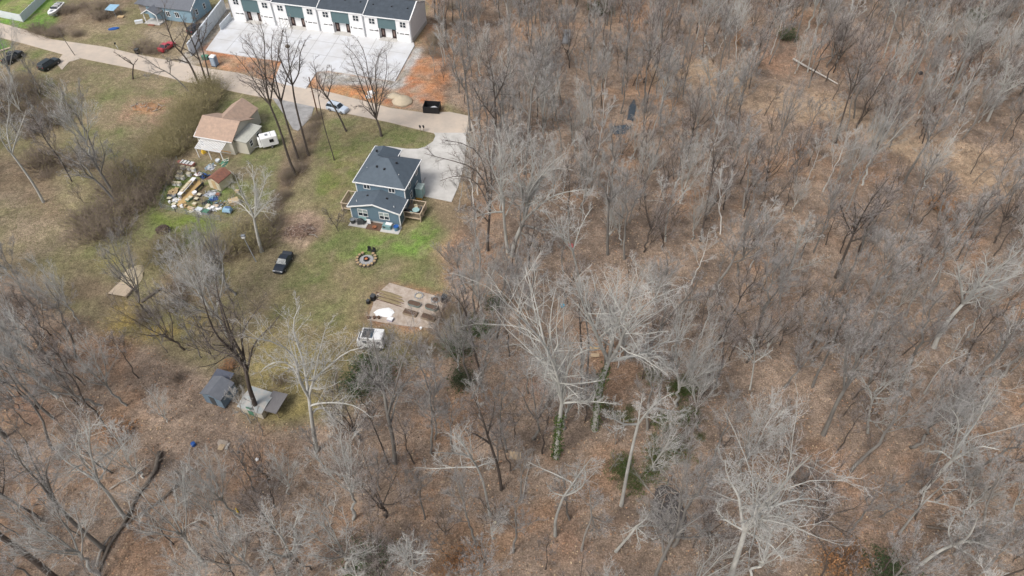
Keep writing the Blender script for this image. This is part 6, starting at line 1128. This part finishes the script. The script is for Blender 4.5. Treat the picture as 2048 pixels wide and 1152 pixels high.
HS = [shrubproto(701, 260, 2.7, 3.6, M_brush2, M_olive, 3200, .06), shrubproto(702, 240, 3.0, 3.0, M_brush, M_olive, 900, .06), shrubproto(703, 190, 3.0, 2.2, M_brush)]
def along(pts, step, jit):
    P = [G(*q) for q in pts]; out = []
    for a, b in zip(P[:-1], P[1:]):
        n = max(1, int((b-a).length/step))
        for i in range(n): q = a.lerp(b, (i+rg.rand()*.5)/n); q += Vector((rg.uniform(-jit, jit), rg.uniform(-jit, jit), 0)); out.append(projn(q.x, q.y))
    return out
used = set(); rowsH = [
 ([(418, 185), (405, 205), (390, 232), (368, 262), (350, 290), (325, 315), (300, 340), (270, 365)], 2.0, 1.5, [0, 0, 1], 'the olive hedgerow left of the tan house', (.8, 1.15)),
 ([(395, 230), (375, 262), (345, 290), (310, 300)], 2.2, 1.5, [0, 0], 'the upper side of the hedgerow left of the tan house', (.7, 1.0)),
 ([(310, 345), (280, 390), (250, 420), (225, 450), (205, 480)], 1.6, 2.8, [1, 2, 1], 'the dark thicket left of the cluttered yard', (.8, 1.3)),
 ([(265, 350), (240, 385), (215, 420), (200, 450)], 1.8, 2.8, [1, 2], 'the thicket around the leaning grey trunks', (.8, 1.2)),
 ([(540, 480), (505, 492), (470, 495), (440, 505), (405, 520)], 1.7, 2.0, [1, 2, 0], 'the brown thicket behind the lamp post', (.8, 1.2)),
 ([(550, 455), (520, 465), (480, 475), (455, 488)], 1.8, 1.6, [1, 2], 'the brown thicket under the smooth pale trunk', (.7, 1.1)),
 ([(640, 232), (625, 258), (610, 290), (595, 330), (575, 370), (560, 405), (550, 440)], 2.0, .9, [2, 1], 'the brushy property line between the two lots', (.35, .65)),
 ([(350, 500), (330, 512), (312, 525)], 1.6, 1.2, [1, 0], 'the bushes above the straw heap', (.7, 1.0)),
 ([(180, 340), (150, 330), (120, 350), (90, 330), (130, 300)], 2.4, 2.4, [1, 2], 'the grey scrub in the left field', (.7, 1.1)),
 ([(10, 180), (60, 200), (95, 225), (80, 260), (20, 240)], 1.6, 2.6, [1, 2], 'the dark scrub at the upper left edge', (.8, 1.2)),
 ([(80, 60), (100, 66), (130, 72), (165, 66)], 2.2, 1.5, [2, 1], 'the scrub between the boat and the road', (.5, .9)),
 ([(150, 20), (185, 15), (215, 20), (185, 45)], 2.5, 2.0, [1, 2], 'the brown brush behind the boat', (.6, 1.0)),
 ([(285, 100), (300, 96), (312, 104), (322, 112)], 1.8, 1.2, [1, 2], 'the brown bushes left of the red car', (.6, .9)),
 ([(865, 120), (870, 90), (885, 60), (890, 20)], 3.0, 2.5, [2, 1], 'the clay bank right of the townhouses', (.6, .9)),
 ([(310, 655), (335, 630), (360, 600), (420, 560), (470, 560)], 3.0, 3.5, [2, 1, 2], 'the low scrub of the meadow below the wooden platform', (.5, .9)),
 ([(380, 750), (460, 760), (560, 800), (640, 760)], 4.5, 3.0, [2], 'the scrub behind the two sheds', (.4, .7)),
 ([(845, 700), (880, 690), (905, 640), (910, 590)], 3.0, 2.0, [2, 1], 'the brush right of the garden plot', (.5, .8))]
ORD = ['first', 'second', 'third', 'fourth', 'fifth', 'sixth', 'seventh', 'eighth', 'ninth', 'tenth', 'eleventh', 'twelfth', 'thirteenth', 'fourteenth', 'fifteenth', 'sixteenth', 'seventeenth', 'eighteenth', 'nineteenth', 'twentieth']
for (pts, st, jt, ks, txt, (s0, s1)) in rowsH:
    L = along(pts, st*.72, jt)
    for j, (px, py) in enumerate(L):
        k = ks[j % len(ks)]; tone_ = ('olive', 'brown', 'twiggy')[k]
        plant(HS, [(px, py, rg.uniform(s0, s1)*1.12, '%s %s shrub of %s' % ((ORD+['next', 'further', 'outer', 'later', 'lower', 'last', 'final', 'hindmost', 'farther', 'extra'])[min(j, 29)], tone_, txt[4:] if txt.startswith('the ') else txt), k)], 'shrubs of '+txt, used)
# green and copper shrubs
EG = [shrubproto(711, 160, 1.5, 3.4, M_brush, M_ever, 2600, .11, 'evergreen_shrub'), shrubproto(712, 160, 1.6, 2.6, M_brush, M_copper, 1500, .1, 'copper_shrub'), shrubproto(713, 120, 2.8, 1.5, M_brush2, M_ivy, 1300, .1, 'vine_thicket')]
used = set()
plant(EG, [(748, 765, 1.05, 'large dark evergreen directly below the white camper', 0), (738, 738, .85, 'dark evergreen between the camper and the large evergreen', 0), (712, 780, .9, 'dark evergreen left of the large one below the camper', 0), (913, 700, .9, 'small evergreen right of the camper at the wood edge', 0), (921, 765, .7, 'narrow evergreen in the woods below the garden', 0), (955, 665, .7, 'little evergreen among the trees right of the garden', 0), (735, 1135, .9, 'low green bush at the bottom, left of centre', 0), (1775, 1150, .9, 'green bush at the bottom edge, right side', 0), (1570, 78, .9, 'evergreen at the top of the right woods beside the copper patch', 0), (1952, 45, 1.0, 'evergreen behind the pale crown near the top right corner', 0), (1198, 30, 1.0, 'evergreen in the top centre woods', 0), (413, 180, .5, 'small green clump at the foot of the three trunks', 0), (990, 610, .6, 'evergreen sapling right of the garden', 0)], 'evergreen shrubs', used)
plant(EG, [(1302, 42, 1.1, 'copper leaved bush at the top centre beside the pale boulder', 1), (1318, 36, .9, 'second copper leaved bush right of the boulder', 1), (1484, 88, 1.2, 'round copper leaved bush in the upper right of centre', 1), (238, 872, .9, 'copper leaved bush in the lower left woods', 1), (1672, 1135, 1.2, 'copper leaved bush on the bottom edge, right side', 1), (1700, 1120, .9, 'smaller copper bush beside the one at the bottom right', 1), (940, 1125, .9, 'copper bush at the bottom, centre left', 1), (905, 1140, .8, 'copper bush left of the one at the bottom centre', 1), (1880, 420, 1.0, 'yellowish copper bush in the right woods', 1), (1905, 442, .8, 'lower yellowish copper bush in the right woods', 1), (460, 735, .6, 'copper bush behind the blue grey shed', 1), (1600, 300, .7, 'copper bush in the path bend, right woods', 1)], 'copper leaved bushes', used)
VN = []; vg = random.Random(5)
for j in range(26):
    t_ = vg.random(); cx, cy = (1250+t_*150+vg.uniform(-25, 25), 960-t_*120+vg.uniform(-38, 38)) if j < 17 else (1270+vg.uniform(0, 110), 770-vg.uniform(-15, 35)) if j < 22 else (1220+vg.uniform(-20, 40), 830+vg.uniform(-20, 30))
    VN.append((cx, cy, vg.uniform(.3, .75), '%s green vine patch %s, %s from the left' % (('small', 'straggling')[j % 2], 'on the wet hollow floor' if j < 17 else 'under the sycamore limbs' if j < 22 else 'left of the white limbed tree', ORD[j % 20 if j < 20 else j-20]), 2))
plant(EG, VN, 'vine thickets', used)
# ---- undergrowth and leaf litter over the forest floor: uncountable, one object each
def forest_pts(n, jitter=0, polys=(FOREST,)):
    out = []; tot = 0
    while tot < n:
        x = rg.uniform(-140, 140, n*2); y = rg.uniform(22, 200, n*2); px, py = projn(x, y); m = (px > -60) & (px < 2110) & (py > -60) & (py < 1230)
        mm = np.zeros(len(x), bool)
        for P in polys: mm |= inpoly(px, py, P)
        m &= mm; out.append(np.stack([x[m], y[m]], 1)); tot += m.sum()
    return np.concatenate(out)[:n]
def hgts(X):
    i = np.clip(np.searchsorted(gx, X[:, 0])-1, 0, len(gx)-2); j = np.clip(np.searchsorted(gy, X[:, 1])-1, 0, len(gy)-2)
    a = (X[:, 0]-gx[i])/(gx[i+1]-gx[i]); b = (X[:, 1]-gy[j])/(gy[j+1]-gy[j]); return (HZ[i, j]*(1-a)+HZ[i+1, j]*a)*(1-b)+(HZ[i, j+1]*(1-a)+HZ[i+1, j+1]*a)*b
cl = forest_pts(3400); nst = 9; base = np.repeat(cl, nst, 0)+rg.normal(size=(len(cl)*nst, 2))*.35; z = hgts(base)
d = nrm(np.concatenate([rg.normal(size=(len(base), 2))*.55, np.ones((len(base), 1))], 1)); l = rg.uniform(.5, 2.0, len(base)); P0 = np.concatenate([base, z[:, None]-.05], 1); P = np.stack([P0, P0+d*l[:, None]], 1)
Q, RQ = children(P, np.tile(np.array([.022, .008]), (len(P), 1)), 2, .3, .9, 45, .5, .5, 1, .1, .7, .2, rg, .008)
v, f = join([tubes(P, np.tile(np.array([.022, .008]), (len(P), 1)), 3, True), tubes(Q, RQ, 3, True)])
tag(link('undergrowth', npmesh('undergrowth', v, [f]), mat('undergrowth_stems', (.3, .235, .185), .9, .3, .3)), kind='stuff')
X = forest_pts(70000); z = hgts(X); c = np.concatenate([X, z[:, None]+.04+rg.rand(len(X), 1)*.06], 1); a = nrm(rg.normal(size=(len(X), 3))*np.array([1, 1, .3])); b = nrm(np.cross(a, np.array([0, 0, 1.])+rg.normal(size=(len(X), 3))*.3)); s = rg.uniform(.06, .17, (len(X), 1))
v = np.stack([c-a*s, c-b*s*.7, c+a*s, c+b*s*.7], 1).reshape(-1, 3); tn_ = rg.rand(len(X), 1)
cc = np.where(tn_ < .45, np.array([.34, .2, .12]), np.where(tn_ < .8, np.array([.42, .31, .2]), np.array([.15, .1, .07])))*rg.uniform(.8, 1.25, (len(X), 1)); cc = np.repeat(cc, 4, 0)
m_ = bpy.data.materials.new('fallen_leaves'); m_.use_nodes = True; at = m_.node_tree.nodes.new('ShaderNodeAttribute'); at.attribute_name = 'col'; bb = m_.node_tree.nodes['Principled BSDF']; bb.inputs['Roughness'].default_value = .85; m_.node_tree.links.new(at.outputs['Color'], bb.inputs['Base Color'])
tag(link('leaf_litter', npmesh('leaf_litter', v, [np.arange(4*len(X)).reshape(-1, 4)], cc), m_), kind='stuff')
# rough grass tufts on the open ground
OPEN = [[(120, 110), (340, 160), (380, 230), (230, 330), (100, 200)], [(200, 540), (300, 480), (560, 560), (640, 640), (700, 700), (660, 800), (480, 760), (300, 680)], [(650, 240), (870, 270), (700, 360), (620, 430)], [(560, 560), (700, 470), (880, 460), (890, 590), (760, 640), (640, 680)], [(0, 400), (120, 390), (200, 520), (60, 540)]]
X = forest_pts(26000, 0, OPEN); z = hgts(X); c = np.concatenate([X, z[:, None]-.02], 1); d = nrm(np.concatenate([rg.normal(size=(len(X), 2))*.5, np.ones((len(X), 1))], 1)); P = np.stack([c, c+d*rg.uniform(.08, .32, (len(X), 1))], 1)
v, f = tubes(P, np.tile(np.array([.035, .006]), (len(P), 1)), 3, True); tn_ = rg.rand(len(X), 1); cc = np.where(tn_ < .5, np.array([.15, .17, .06]), np.where(tn_ < .8, np.array([.26, .22, .12]), np.array([.1, .13, .035]))); cc = np.repeat(cc, 4, 0)
tag(link('grass_tufts', npmesh('grass_tufts', v, [f], cc), m_), kind='stuff')

tot = {}
for o in bpy.data.objects:
    if o.type == 'MESH': tot[o.data.name] = sum(len(p.vertices)-2 for p in o.data.polygons) if len(o.data.polygons) < 300 else int(len(o.data.loops)-2*len(o.data.polygons))
print('TRIS', sum(tot.values()), sorted(tot.items(), key=lambda q: -q[1])[:14])
